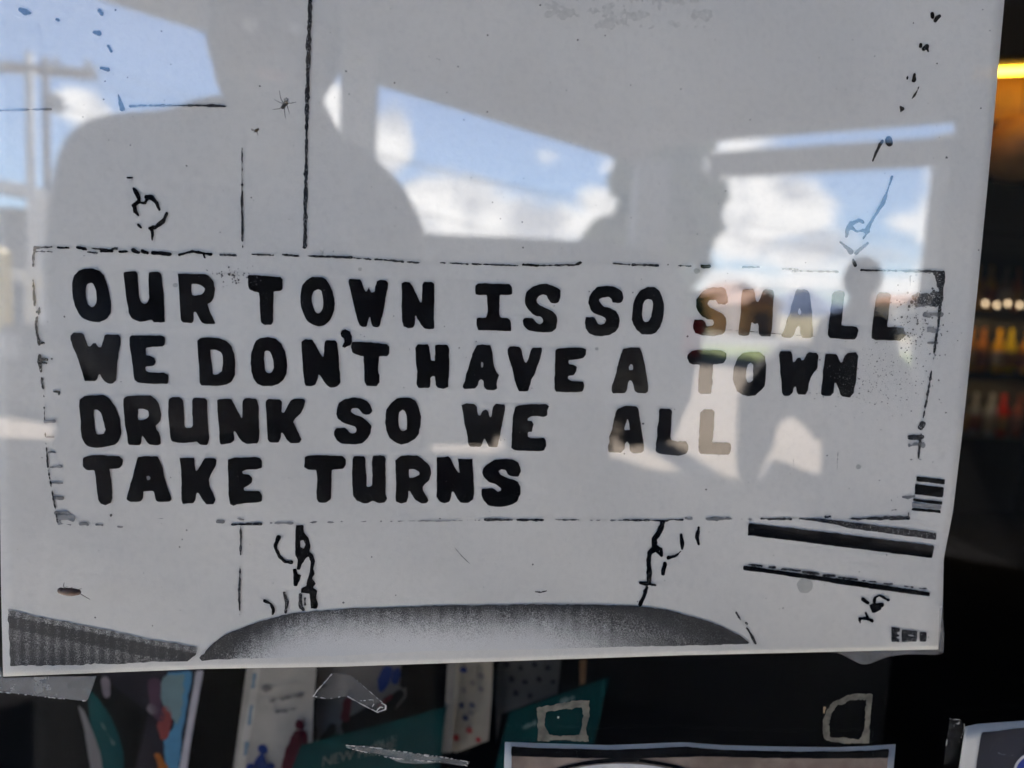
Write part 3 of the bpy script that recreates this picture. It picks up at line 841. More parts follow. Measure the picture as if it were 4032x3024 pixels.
def ink_material(name, col, grain=0.0):
    m, nt, out = new_mat(name)
    g = NG(nt)
    b = g.n('ShaderNodeBsdfPrincipled'); b.inputs['Roughness'].default_value = 0.8; b.inputs['Specular IOR Level'].default_value = 0.03
    n = g.noise(2600, 2)
    n2 = g.noise(120, 3)
    c = g.mixc(g.sstep(n2, 0.3, 0.7), tuple(x * 0.75 for x in col), tuple(x * 1.4 for x in col))
    if grain: c = g.mixc(g.sstep(n, 0.62 - grain * 0.35, 0.72 - grain * 0.35), c, (0.62, 0.62, 0.62))
    g.l(c, b.inputs['Base Color'])
    g.l(b.outputs[0], out.inputs['Surface'])
    return m
M_INK = ink_material("toner_black", (0.006, 0.0062, 0.0075))
M_INK_G = ink_material("toner_speckled", (0.028, 0.028, 0.031), 0.10)
M_INK_F = ink_material("toner_faint", (0.27, 0.27, 0.275))

def halftone_material():
    m, nt, out = new_mat("toner_halftone")
    g = NG(nt)
    b = g.n('ShaderNodeBsdfPrincipled'); b.inputs['Roughness'].default_value = 0.6; b.inputs['Specular IOR Level'].default_value = 0.2
    at = g.n('ShaderNodeAttribute', attribute_name="tone")
    n = g.noise(3600, 2, 0.5)
    n2 = g.noise(260, 2, 0.5)
    t = g.math('ADD', at.outputs['Fac'], g.math('MULTIPLY', g.math('SUBTRACT', n2, 0.5), 0.25))
    d = g.math('SUBTRACT', g.math('ADD', g.math('MULTIPLY', t, 0.62), 0.19), n)
    f = g.sstep(d, -0.30, 0.30)
    g.l(g.mixc(f, (0.76, 0.76, 0.76), (0.05, 0.05, 0.053)), b.inputs['Base Color'])
    g.l(b.outputs[0], out.inputs['Surface'])
    return m
M_HALF = halftone_material()
M_HAZE = mat('toner_haze_grey', (0.70, 0.69, 0.665), 0.95, 0.08, 700, spec=0.05)

def paper_material():
    m, nt, out = new_mat("copier_paper")
    g = NG(nt)
    b = g.n('ShaderNodeBsdfPrincipled'); b.inputs['Roughness'].default_value = 0.95; b.inputs['Specular IOR Level'].default_value = 0.1
    n = g.noise(500, 4, 0.6); n2 = g.noise(14, 4, 0.6); n3 = g.noise(60, 5, 0.7)
    c = g.mixc(g.sstep(n2, 0.35, 0.65), (0.83, 0.815, 0.785), (0.79, 0.775, 0.745))
    c = g.mixc(g.math('MULTIPLY', g.sstep(n, 0.4, 0.75), 0.25), c, (0.62, 0.62, 0.61))
    c = g.mixc(g.sstep(n3, 0.66, 0.85, 0.0, 0.45), c, (0.52, 0.50, 0.47))
    g.l(c, b.inputs['Base Color'])
    bp = g.n('ShaderNodeBump'); bp.inputs['Strength'].default_value = 0.15; bp.inputs['Distance'].default_value = 0.0005
    g.l(n, bp.inputs['Height']); g.l(bp.outputs[0], b.inputs['Normal'])
    g.l(b.outputs[0], out.inputs['Surface'])
    return m
M_PAPER = paper_material()

def sheet_between(name, outline_fn, nu, nv, m, parent, lift=0.0, thick=0.00018, where=on_paper):
    """paper sheet from a (u, v) -> pixel map, with real thickness"""
    V, F = [], []
    for s in (0, 1):
        for j in range(nv + 1):
            for i in range(nu + 1):
                V.append(where(*outline_fn(i / nu, j / nv), lift - s * thick))
    n = (nu + 1) * (nv + 1)
    for j in range(nv):
        for i in range(nu):
            a_ = j * (nu + 1) + i
            F.append((a_, a_ + nu + 1, a_ + nu + 2, a_ + 1)); b_ = a_ + n
            F.append((b_, b_ + 1, b_ + nu + 2, b_ + nu + 1))
    rim = [i for i in range(nu)] + [j * (nu + 1) + nu for j in range(nv)] + [nv * (nu + 1) + i for i in range(nu, 0, -1)] + [j * (nu + 1) for j in range(nv, 0, -1)]
    for k in range(len(rim)):
        p, q = rim[k], rim[(k + 1) % len(rim)]
        F.append((p, q, q + n, p + n))
    o = mesh_obj(name, V, F, m, parent, smooth=True)
    for p in o.data.polygons[-len(rim):]: p.use_smooth = False
    return o

def interp(pts, t):
    t = t * (len(pts) - 1); i = min(int(t), len(pts) - 2); f = t - i
    return tuple(pts[i][k] * (1 - f) + pts[i + 1][k] * f for k in range(2))

poster = empty("poster", on_paper(1850, 2610), "large white photocopied poster with hand lettered town joke behind the glass", "poster")
LEFT = [(-30, -620), (-22, 300), (-10, 1300), (0, 2000), (4, 2330), (12, 2664)]
RIGHTE = [(4022, -620), (3955, 0), (3905, 560), (3850, 1130), (3790, 1700), (3752, 2016), (3716, 2200), (3712, 2380), (3695, 2557)]
BOT = [(12, 2664), (800, 2634), (1344, 2625), (2000, 2603), (2688, 2580), (3300, 2566), (3695, 2557)]
def poster_map(u, v):
    l, r = interp(LEFT, v), interp(RIGHTE, v)
    b_ = interp(BOT, u); lb = (LEFT[-1][0] * (1 - u) + RIGHTE[-1][0] * u, LEFT[-1][1] * (1 - u) + RIGHTE[-1][1] * u)
    return (l[0] * (1 - u) + r[0] * u + (b_[0] - lb[0]) * v, l[1] * (1 - u) + r[1] * u + (b_[1] - lb[1]) * v)
sheet_between("paper_sheet", poster_map, 90, 70, M_PAPER, poster)

# ---- hand lettering: outlines read off the photograph (three times enlarged tiles)
TILE = dict(A=(270, 1030), B=(1007, 1030), C=(1744, 1030), D=(2481, 1030), E=(2981, 1080), F=(2381, 1550), G=(270, 1510), H=(1007, 1510), I=(1744, 1510))
GLY = """
A O 45,230 70,160 120,105 200,82 290,80 370,105 420,160 450,250 475,350 495,450 508,530 500,600 465,660 420,695 360,715 300,715 220,695 150,655 110,600 75,520 50,430 40,330 | 205,300 225,262 265,252 300,270 320,330 330,410 325,490 300,525 275,540 235,510 210,450 200,380
A U 645,130 690,118 790,118 815,140 820,230 830,330 835,430 860,480 895,500 930,485 950,440 950,330 945,200 945,130 985,120 1060,118 1095,150 1110,250 1122,400 1130,560 1138,715 1090,722 1010,718 985,690 950,690 900,705 840,712 790,695 740,660 710,610 695,510 675,380 660,250
A R 1290,140 1400,140 1500,145 1615,145 1670,180 1715,240 1728,320 1720,410 1695,465 1640,500 1660,570 1690,640 1720,700 1735,728 1790,738 1640,738 1580,725 1545,670 1510,600 1480,580 1475,690 1455,728 1350,720 1325,690 1315,560 1310,400 1300,260 | 1450,265 1520,262 1580,285 1610,320 1605,360 1570,390 1500,405 1455,395
B T -96,158 0,160 150,170 290,182 318,215 315,320 290,345 210,350 205,450 208,600 205,710 180,748 100,748 60,720 50,600 45,450 40,365 -10,355 -65,335 -90,300
B O 530,380 555,270 600,215 670,182 770,182 830,210 870,270 905,340 925,420 935,500 925,580 895,660 850,720 800,758 750,770 690,755 620,715 580,660 545,570 525,480 | 665,390 690,345 735,325 775,345 795,410 800,490 790,550 765,595 735,610 700,585 675,520 662,450
B W 1095,230 1110,205 1230,208 1255,240 1275,320 1300,355 1320,345 1335,300 1350,335 1365,365 1400,355 1410,300 1430,230 1470,215 1545,220 1568,255 1555,330 1530,450 1510,560 1490,650 1470,750 1450,778 1385,772 1365,730 1350,655 1340,650 1325,700 1310,765 1260,772 1225,755 1205,690 1175,590 1145,460 1115,320
B N 1725,260 1755,238 1820,245 1850,285 1890,370 1925,450 1945,490 1962,480 1965,370 1968,260 1990,235 2080,238 2110,270 2110,450 2105,620 2105,795 2000,795 1960,755 1920,690 1890,640 1880,640 1880,740 1860,780 1800,785 1745,765 1730,700 1722,550 1728,400
C I 380,290 420,255 600,260 790,265 820,300 820,385 780,395 670,390 668,500 665,600 680,665 760,668 800,690 805,825 700,815 500,815 415,808 398,750 395,670 430,660 510,665 525,580 525,480 515,395 430,395 385,385
C S 1390,400 1390,340 1350,310 1290,280 1220,262 1140,265 1050,300 985,360 968,430 975,510 1010,570 1060,620 1105,645 1150,650 1180,680 1185,715 1150,738 1115,725 1085,690 1050,665 960,662 945,690 955,760 1000,805 1080,830 1200,838 1290,830 1335,790 1355,700 1340,640 1300,590 1230,555 1160,520 1115,490 1110,450 1135,405 1180,390 1225,400 1245,440 1280,485 1330,495 1370,475
C S 2130,420 2125,360 2080,320 2010,295 1920,285 1830,300 1770,350 1725,410 1718,490 1740,560 1790,610 1850,640 1910,660 1928,690 1910,735 1870,750 1830,735 1808,680 1790,655 1690,655 1678,720 1690,790 1730,845 1800,880 1880,880 1970,862 2040,830 2075,780 2090,700 2075,630 2040,580 1980,550 1900,535 1860,495 1845,450 1880,422 1960,420 1990,445 2005,485 2100,490 2125,465
D O 25,610 35,500 70,410 130,330 210,297 290,300 345,345 380,420 400,500 398,580 385,680 350,780 300,845 250,865 140,862 80,810 40,740 22,680 | 150,510 180,460 215,442 255,450 270,500 265,580 250,650 215,710 185,718 155,690 138,620
D S 1155,480 1150,430 1135,350 1110,305 990,303 900,320 830,380 785,450 775,520 795,585 850,645 910,680 975,685 995,720 970,760 905,765 890,720 860,685 760,685 748,720 750,800 770,850 850,872 1000,878 1080,865 1125,820 1138,740 1130,660 1080,610 1010,575 950,545 915,500 940,455 1010,455 1045,500 1120,505
D M 1330,330 1460,328 1475,390 1490,470 1510,480 1540,430 1570,345 1600,325 1690,340 1700,400 1690,520 1688,640 1680,760 1660,885 1550,885 1520,855 1518,780 1510,720 1475,738 1435,715 1425,800 1400,865 1350,880 1290,870 1278,840 1290,720 1305,600 1310,480 1320,400
D A 1950,370 1975,328 2080,330 2115,360 2130,450 2145,560 2150,700 2160,880 2140,905 2040,900 2015,860 2005,770 1985,755 1960,790 1935,860 1895,900 1800,895 1785,870 1830,790 1850,700 1890,600 1920,470 | 1978,610 1990,570 2005,535 2020,580 2020,615 2000,632
E L 885,250 910,205 960,190 1025,205 1038,250 1020,350 1010,450 1000,560 995,605 1080,612 1180,620 1200,660 1180,740 1150,772 1000,765 860,752 832,720 845,600 860,480 875,360
E L 1415,250 1440,215 1560,220 1580,250 1570,350 1555,450 1540,560 1535,620 1640,625 1730,635 1742,690 1760,715 1720,760 1690,785 1560,785 1400,775 1348,755 1350,690 1365,560 1385,420
A W 20,880 50,838 160,840 185,865 205,930 235,995 255,1000 285,965 320,965 355,1010 385,1010 410,940 425,870 460,855 590,865 620,900 610,980 590,1080 575,1200 565,1350 560,1400 520,1440 470,1440 420,1415 385,1370 370,1330 350,1345 340,1390 310,1412 195,1412 170,1340 130,1210 90,1090 50,1010 25,940
A E 722,890 760,872 900,872 1110,876 1138,900 1138,980 1110,1008 1000,1008 915,1015 912,1105 960,1108 1015,1140 1035,1180 1015,1225 960,1240 905,1245 915,1290 960,1308 1130,1308 1178,1340 1178,1420 1160,1448 1000,1445 820,1435 775,1395 760,1250 745,1130 722,1020
A D 1520,930 1560,900 1650,890 1780,905 1870,940 1930,1010 1960,1110 1970,1230 1962,1340 1930,1410 1870,1455 1800,1468 1570,1465 1548,1430 1545,1270 1530,1120 | 1675,1040 1740,1040 1795,1065 1820,1120 1828,1220 1810,1300 1760,1330 1705,1330 1695,1220 1680,1120
B O -61,1200 -55,1080 -30,1000 0,930 60,900 150,892 230,910 300,970 345,1060 365,1150 375,1230 362,1320 325,1400 270,1445 190,1475 90,1470 20,1440 -30,1380 -55,1290 | 105,1070 130,1050 165,1060 190,1110 210,1190 210,1260 190,1310 160,1322 125,1312 105,1250 98,1150
B N 540,950 580,918 670,920 705,975 740,1050 775,1110 800,1130 808,1050 810,950 840,928 940,930 965,965 975,1080 985,1200 1000,1350 1000,1430 960,1480 880,1490 840,1465 800,1410 760,1345 740,1335 725,1400 705,1455 650,1472 590,1470 570,1420 560,1280 545,1100
B ' 1000,850 1020,808 1060,800 1105,825 1135,880 1140,940 1120,990 1080,1000 1050,1022 1022,1005 1030,975 1045,950 1040,905 1010,885
B T 1135,950 1200,948 1380,955 1550,970 1580,1010 1580,1085 1550,1120 1455,1115 1450,1200 1450,1320 1468,1350 1460,1430 1430,1472 1310,1470 1285,1420 1280,1280 1272,1120 1180,1100 1140,1075 1125,1010
B H 1888,1010 1915,978 2030,980 2050,1010 2060,1100 2068,1170 2115,1170 2118,1080 2120,990 2150,978 2255,980 2275,995 2285,1050 2285,1200 2282,1350 2275,1480 2240,1500 2211,1500 2150,1490 2125,1460 2115,1360 2090,1355 2068,1370 2065,1480 2040,1498 1920,1492 1900,1450 1905,1300 1890,1150
C A 400,985 480,980 560,990 580,1060 595,1150 605,1240 630,1300 665,1340 650,1390 635,1430 640,1500 600,1520 520,1515 485,1480 480,1410 455,1385 425,1405 410,1460 380,1500 250,1505 230,1470 260,1410 270,1330 300,1260 320,1180 350,1080 | 450,1245 450,1205 460,1165 475,1200 475,1250 460,1260
C V 765,1030 790,1000 900,1005 925,1030 940,1110 965,1180 985,1200 1005,1150 1025,1080 1055,1015 1170,1015 1172,1060 1150,1140 1115,1240 1085,1330 1045,1390 1035,1440 1015,1510 1000,1530 960,1536 900,1530 870,1480 850,1400 820,1270 790,1180 765,1100
C E 1330,1050 1360,1025 1450,1018 1640,1015 1695,1035 1690,1100 1660,1145 1560,1158 1485,1165 1488,1210 1540,1215 1580,1245 1575,1300 1540,1340 1480,1350 1475,1385 1510,1410 1660,1415 1668,1460 1660,1520 1640,1538 1420,1545 1340,1535 1318,1500 1320,1350 1325,1200
C A 2130,1030 2211,1015 2321,1018 2345,1060 2371,1140 2391,1260 2411,1370 2428,1480 2424,1535 2390,1560 2300,1558 2260,1530 2248,1450 2230,1405 2205,1400 2185,1440 2175,1520 2150,1555 2010,1558 1990,1520 2000,1450 2035,1360 2060,1240 2095,1120 | 2195,1285 2200,1240 2220,1210 2245,1225 2245,1280
D T 680,1100 730,1055 800,1045 900,1048 1080,1045 1140,1085 1135,1150 1100,1200 980,1215 975,1330 970,1450 960,1540 950,1563 830,1563 805,1540 803,1420 815,1300 825,1220 750,1218 700,1195 672,1140
D O 1215,1330 1230,1240 1270,1140 1330,1080 1430,1065 1530,1070 1590,1120 1612,1220 1605,1340 1590,1470 1540,1530 1480,1580 1400,1592 1330,1575 1265,1530 1230,1450 1212,1390 | 1370,1290 1390,1220 1425,1195 1455,1225 1455,1320 1450,1400 1420,1430 1385,1425 1368,1370
E W 260,960 275,905 400,908 418,950 425,1040 450,1030 470,990 510,985 525,1020 555,1010 580,940 620,918 700,925 728,960 715,1040 715,1110 670,1160 640,1220 610,1280 600,1370 570,1420 490,1420 460,1380 455,1330 435,1345 430,1390 380,1440 320,1435 290,1400 290,1280 275,1150 270,1060
E N 805,940 940,942 965,990 990,1045 1010,1030 1030,960 1070,925 1170,920 1195,960 1185,1060 1180,1170 1165,1290 1145,1400 1100,1455 1010,1448 980,1420 965,1360 935,1290 920,1280 910,1330 905,1400 870,1440 770,1435 750,1410 765,1310 780,1150 795,1040
G D 125,190 190,145 410,135 450,150 500,200 550,270 580,340 605,420 620,520 620,600 595,680 550,720 450,748 330,760 230,745 190,710 155,640 145,540 145,450 130,320 | 300,310 340,312 380,350 405,410 420,480 438,540 415,595 330,605 315,540 305,450 298,380
G R 645,180 700,145 850,140 970,140 1030,180 1065,230 1085,300 1098,370 1085,440 1030,500 1035,545 1070,580 1090,640 1090,710 1060,728 960,725 920,690 890,640 870,620 862,700 840,730 710,728 695,690 690,590 668,500 660,380 650,280 | 822,298 890,298 940,325 948,380 910,420 850,435 822,425
G U 1185,180 1230,160 1310,162 1345,190 1360,260 1365,400 1370,500 1390,525 1450,525 1468,490 1465,380 1460,200 1480,165 1610,172 1635,210 1640,380 1650,520 1662,640 1640,728 1560,725 1510,685 1440,695 1300,705 1220,680 1200,640 1190,500 1175,330
G N 1755,200 1790,180 1920,182 1960,250 2000,330 2050,420 2058,330 2055,210 2080,175 2150,172 2211,182 2231,200 2246,300 2251,450 2253,650 2230,712 2100,715 2050,690 2000,620 1960,560 1950,580 1955,670 1910,710 1800,718 1780,680 1780,520 1760,380
H K 115,210 150,182 280,185 308,215 308,340 330,345 370,280 410,205 450,182 570,180 588,210 570,270 530,350 470,410 440,455 470,510 510,590 542,660 520,705 410,702 370,670 330,600 300,570 295,640 270,700 170,698 138,660 135,500 130,380
H S 1380,320 1360,260 1310,205 1230,175 1150,162 1060,185 980,225 960,300 950,360 965,410 1020,455 1100,490 1170,510 1192,545 1180,580 1145,595 1110,580 1085,545 1050,520 945,525 920,570 925,620 960,670 1010,708 1150,720 1250,705 1320,650 1355,590 1370,500 1320,445 1250,395 1170,365 1120,330 1140,295 1200,290 1235,320 1265,362 1340,365
H O 1540,310 1590,240 1650,185 1710,165 1830,168 1890,210 1925,290 1950,380 1945,480 1925,600 1870,660 1800,705 1720,722 1640,690 1580,640 1545,560 1528,460 | 1685,400 1695,340 1735,308 1765,330 1785,400 1790,480 1785,540 1745,560 1710,555 1690,500
I W 220,255 280,232 370,240 405,275 410,370 440,385 470,325 510,300 540,330 555,405 575,390 590,280 625,240 720,248 740,275 720,370 700,470 680,590 660,680 645,755 540,750 515,690 490,645 470,700 450,748 320,750 295,690 280,580 255,480 240,360
I E 850,280 900,255 1050,243 1215,245 1252,270 1235,310 1230,380 1190,395 1130,385 1050,390 1000,415 1000,435 1050,440 1073,480 1060,530 1050,570 1005,575 1003,630 1030,645 1190,642 1218,670 1218,740 1200,798 1020,798 850,792 810,760 815,600 825,430
F A 150,180 250,140 370,150 400,180 415,280 430,400 445,490 460,560 465,660 440,700 330,702 298,670 290,600 265,560 245,590 235,650 190,695 45,688 40,620 60,560 50,510 85,430 105,330 125,240 | 228,420 245,370 268,300 285,340 300,415 300,430 240,430
F L 640,200 660,175 770,178 795,205 790,320 785,430 770,500 785,550 850,565 960,562 985,600 992,660 960,715 880,732 740,722 640,710 600,680 605,600 620,500 620,390 640,330
F L 1130,230 1175,182 1270,185 1298,210 1292,330 1285,450 1270,575 1380,578 1480,580 1495,605 1485,690 1460,722 1300,718 1140,708 1110,680 1110,560 1120,420
G T 165,885 210,858 330,845 440,850 600,858 640,900 640,960 600,1000 485,1012 500,1120 515,1260 518,1350 500,1410 440,1440 380,1420 350,1370 335,1250 320,1100 305,1025 210,1022 170,980
G A 820,870 900,860 1060,860 1080,910 1110,990 1130,1090 1160,1190 1190,1280 1215,1360 1195,1398 1060,1400 1030,1370 1005,1280 985,1270 885,1275 880,1350 850,1395 740,1402 680,1370 700,1310 725,1210 755,1110 785,980 | 920,1100 945,1088 968,1115 955,1140 925,1138
G K 1315,878 1480,878 1488,960 1500,1040 1530,1020 1570,950 1610,882 1730,882 1748,910 1730,990 1690,1060 1660,1130 1660,1200 1700,1280 1735,1370 1710,1425 1630,1425 1580,1370 1540,1300 1515,1285 1500,1370 1470,1415 1350,1422 1332,1370 1332,1200 1330,1050
G E 1885,900 1950,875 2211,872 2260,880 2285,910 2280,990 2230,1010 2100,1018 2050,1040 2060,1065 2130,1075 2170,1110 2165,1165 2110,1210 2070,1230 2075,1262 2150,1270 2211,1268 2250,1275 2290,1320 2280,1390 2230,1408 2100,1415 1980,1425 1945,1445 1905,1420 1890,1300 1885,1100
H T 580,870 620,850 800,848 1020,855 1060,895 1065,960 1030,1005 895,1020 895,1150 890,1300 885,1370 830,1412 750,1405 718,1360 718,1260 730,1150 715,1020 620,1018 572,990
H U 1140,890 1160,860 1275,858 1295,890 1300,1020 1310,1150 1310,1215 1340,1222 1375,1205 1378,1080 1372,920 1390,852 1520,850 1535,890 1535,1100 1535,1300 1552,1360 1520,1405 1460,1415 1385,1390 1330,1415 1260,1412 1190,1380 1150,1330 1140,1200
H R 1650,910 1690,875 1730,852 1900,850 1960,880 2030,940 2065,990 2075,1060 2050,1140 1970,1220 1975,1260 2010,1310 2040,1380 2020,1410 1960,1420 1890,1380 1850,1320 1825,1270 1802,1270 1800,1340 1780,1400 1720,1420 1660,1395 1650,1340 1660,1150 1650,1020 | 1810,1010 1870,1010 1930,1045 1930,1080 1880,1105 1812,1115
H N 2140,872 2211,875 2271,855 2305,890 2340,960 2380,1040 2405,1050 2400,960 2385,890 2560,890 2565,1000 2575,1150 2580,1300 2565,1370 2510,1415 2420,1405 2380,1360 2340,1280 2318,1270 2305,1340 2290,1395 2240,1418 2170,1400 2140,1340 2140,1100
I S 920,1040 910,980 880,925 820,900 710,890 610,900 530,945 480,1000 465,1060 490,1110 540,1160 620,1190 680,1230 690,1270 640,1280 615,1255 590,1235 460,1245 452,1320 480,1380 530,1440 620,1458 740,1455 820,1430 880,1390 912,1310 915,1220 890,1160 830,1130 740,1105 680,1070 650,1035 690,1015 745,1025 760,1070 800,1098 890,1100
"""
for line in GLY.strip().splitlines():
    t, ch, rest = line.split(' ', 2)
    ox, oy = TILE[t]
    loops = [[(ox + float(p.split(',')[0]) / 3.0, oy + float(p.split(',')[1]) / 3.0) for p in lp.split()] for lp in rest.split('|')]
    ink("letter" if ch != "'" else "apostrophe", poster, M_INK, loops=loops, step=4.0, amp=1.3)

# ---- drawn lines, ornaments and bars (1.6458 times enlarged tiles)
K = 1344.0 / 2212.0
def Z(t, *pts):
    ox, oy = {1: (0, 0), 2: (1344, 0), 3: (2688, 0), 4: (2688, 1008), 5: (0, 2016), 6: (1344, 2016), 7: (2688, 2016)}[t]
    return [(ox + x * K, oy + y * K) for x, y in pts]
def stk(name, t, items, m=M_INK, amp=2.0, step=4.0):
    ink(name, poster, m, strokes=[(Z(t, *p), [x * K for x in w] if isinstance(w, (list, tuple)) else w * K) for p, w in items], step=step, amp=amp)
def plg(name, t, *loops, m=M_INK, amp=1.2, step=4.0):
    ink(name, poster, m, loops=[Z(t, *l) for l in loops], step=step, amp=amp)

stk("ruled_line", 1, [([(2012, -40), (2004, 150), (2000, 300), (1990, 700), (1975, 1605)], [26, 26, 30, 22, 24])], m=M_INK_G, amp=3)
stk("ruled_line", 1, [([(1568, 960), (1570, 1150), (1568, 1300), (1572, 1600)], [5, 11, 14, 9])], m=M_INK_G)
stk("ruled_line", 1, [([(842, 688), (1000, 684), (1300, 684), (1420, 686), (1475, 690)], [14, 12, 14, 20, 5])], m=M_INK_G)
stk("ruled_line", 1, [([(0, 715), (110, 712), (330, 706)], [10, 14, 12])], m=M_INK_F)
for pts, w in (([(130, 60), (165, 80), (200, 85)], [22, 42, 12]), ([(368, 125), (380, 132)], 18), ([(645, 68), (660, 90)], 26), ([(608, 210), (640, 215)], [18, 34]),
               ([(702, 298), (722, 332)], 20), ([(655, 440), (700, 452)], [16, 26]), ([(768, 615), (778, 660), (792, 705)], [10, 24, 34])):
    stk("ink_blot", 1, [(pts, w)], m=M_INK, amp=1.2, step=3.0)
stk("flower_drawing", 1, [([(828, 1153), (858, 1150)], 16), ([(865, 1222), (895, 1265), (903, 1305)], [16, 30, 24]), ([(895, 1308), (868, 1332), (878, 1372), (902, 1400)], [30, 30, 26, 8]),
    ([(905, 1312), (940, 1318), (952, 1290)], 20), ([(948, 1276), (985, 1280), (1012, 1310), (1032, 1358)], [30, 30, 26, 20]), ([(1082, 1382), (1060, 1432), (1010, 1472), (975, 1478)], [18, 26, 28, 22]),
    ([(986, 1480), (988, 1572)], [22, 10]), ([(895, 1455), (912, 1475)], 14)])
# dashed border round the lettering
S = lambda *p: p
for a_ in [(140, 975, 205, 973, 8), (140, 990, 205, 992, 6), (228, 975, 270, 976, 9), (305, 975, 335, 980, 14), (362, 978, 420, 982, 8), (345, 992, 385, 996, 7), (400, 986, 440, 988, 14), (442, 980, 462, 978, 8), (470, 990, 500, 990, 9),
          (524, 984, 545, 995, 14), (560, 990, 580, 995, 14), (602, 994, 670, 1001, 16), (706, 1003, 755, 991, 10), (757, 990, 830, 1002, 10), (801, 1000, 806, 1014, 10), (866, 1003, 930, 1006, 8), (993, 1001, 1075, 1005, 8),
          (1112, 1003, 1176, 1008, 7), (1212, 1008, 1385, 1013, 8), (1395, 1016, 1460, 1021, 6), (1476, 1021, 1586, 1030, 7), (1604, 1032, 1650, 1035, 6), (1732, 1035, 1841, 1039, 5), (1859, 1039, 2040, 1046, 6), (2060, 1042, 2120, 1046, 9),
          (2125, 1046, 2270, 1043, 7), (2270, 1041, 2285, 1034, 10), (2415, 1036, 2480, 1043, 7), (2490, 1042, 2590, 1045, 8), (2670, 1046, 2720, 1048, 5), (2765, 1049, 2792, 1049, 13), (2925, 1053, 2990, 1052, 6), (3080, 1058, 3140, 1061, 5),
          (3120, 1066, 3300, 1070, 7), (3390, 1064, 3560, 1067, 7), (3560, 1067, 3650, 1068, 9), (3650, 1068, 3712, 1072, 10)]:
    ink("border_dash", poster, M_INK_G if a_[4] < 9 else M_INK, strokes=[([(a_[0], a_[1]), (a_[2], a_[3])], a_[4])], step=3.0, amp=2.0)
q = lambda x, y: (x / 2.37, 900 + y / 2.37)
for pts, w in (([q(325, 180), q(312, 260), q(308, 345)], [12, 10, 6]), ([q(308, 480), q(318, 600), q(325, 720)], [7, 9, 8]), ([q(368, 735), q(365, 800)], 8), ([q(345, 780), q(365, 775)], 12),
               ([q(348, 830), q(332, 890), q(345, 980), q(368, 1080)], [9, 8, 8, 10]), ([q(368, 1070), q(410, 1068)], 7), ([q(368, 1180), q(372, 1250), q(383, 1335)], [8, 18, 7]), ([q(370, 1218), q(440, 1218)], 10),
               ([q(375, 1250), q(435, 1255)], 8), ([q(390, 1400), q(402, 1490)], 9), ([(172, 1535), (177, 1700), (190, 1850), (215, 1990), (228, 2058)], [3, 3, 4, 5, 6]), ([q(505, 1522), q(550, 1520), q(550, 1550)], 6)):
    ink("border_stroke", poster, M_INK_G, strokes=[(pts, w)], step=3.0, amp=2.2)
for j in range(7):
    y = 1660 + j * 60
    x = 176 + (y - 1640) * 0.118
    ink("border_smudge", poster, M_INK_F, strokes=[([(x, y), (x + random.uniform(22, 62), y + random.uniform(-3, 3))], random.uniform(7, 15))], step=4.0, amp=1.6)
stk("border_stroke", 4, [([(1685, 108), (1668, 330), (1655, 460), (1640, 560), (1612, 750), (1588, 900), (1560, 1050)], [30, 16, 12, 9, 9, 10, 8]), ([(1556, 1090), (1540, 1115)], 34), ([(1470, 1175), (1548, 1172)], 32),
                         ([(1545, 1150), (1535, 1240), (1525, 1350)], [14, 12, 6])], m=M_INK_G, amp=3)
plg("corner_mark", 4, [(1600, 95), (1690, 105), (1680, 320), (1640, 330), (1560, 320), (1500, 300), (1480, 260), (1520, 240), (1600, 250), (1640, 200), (1635, 125)], [(1636, 205), (1656, 205), (1656, 228), (1636, 228)], m=M_INK_G, amp=4)
stk("corner_mark", 4, [([(1475, 130), (1472, 220), (1500, 245)], 5), ([(1475, 128), (1590, 112), (1636, 112)], 5)], m=M_INK_F)
for x, y, w, h in ((1520, 320, 90, 40), (1580, 380, 90, 40), (1590, 480, 60, 30), (1600, 640, 40, 16), (1470, 1225, 80, 36), (1480, 1320, 70, 12), (1390, 1560, 110, 20), (1600, 560, 40, 20), (1360, 1645, 100, 14)):
    ink("toner_smudge", poster, M_INK_F, strokes=[(Z(4, (x, y), (x + w, y)), h * K)], step=4.0, amp=6, cut=3)
plg("printed_bar", 4, [(1515, 1428), (1700, 1448), (1697, 1480), (1514, 1460)])
plg("printed_bar", 4, [(1508, 1478), (1695, 1498), (1685, 1565), (1504, 1545)])
plg("printed_bar", 4, [(1492, 1570), (1682, 1592), (1680, 1612), (1490, 1590)])
plg("printed_bar", 4, [(1488, 1594), (1678, 1616), (1674, 1642), (1487, 1628)], m=M_INK_F)
plg("printed_bar", 4, [(1486, 1632), (1673, 1646), (1672, 1668), (1484, 1648)])
plg("printed_bar", 7, [(700, 40), (900, 42), (1200, 80), (1646, 135), (1641, 180), (1100, 108), (940, 72)], m=M_INK_G)
plg("printed_bar", 7, [(428, 72), (930, 130), (1632, 218), (1618, 300), (900, 210), (420, 150)])
plg("printed_bar", 7, [(395, 345), (600, 375), (1150, 450), (1604, 520), (1600, 548), (1200, 495), (600, 402), (390, 376)])
stk("dash_row", 7, [([(430, 340), (510, 350)], 12), ([(560, 358), (600, 360)], 14), ([(640, 370), (760, 382)], 12), ([(780, 385), (880, 402)], 16), ([(915, 410), (985, 414)], 14), ([(1010, 422), (1130, 438)], 12),
                    ([(1160, 444), (1260, 455)], 7), ([(1305, 464), (1355, 468)], 12), ([(1440, 482), (1490, 488)], 8), ([(1535, 494), (1580, 498)], 9)], m=M_INK_G)
stk("border_stroke", 7, [([(510, 45), (600, 42), (700, 46)], 14), ([(1090, 46), (1250, 42), (1400, 40), (1460, 38)], [16, 18, 24, 26]), ([(1465, 5), (1462, 40)], 10), ([(928, 30), (955, 30)], 14)], m=M_INK_G, amp=3)
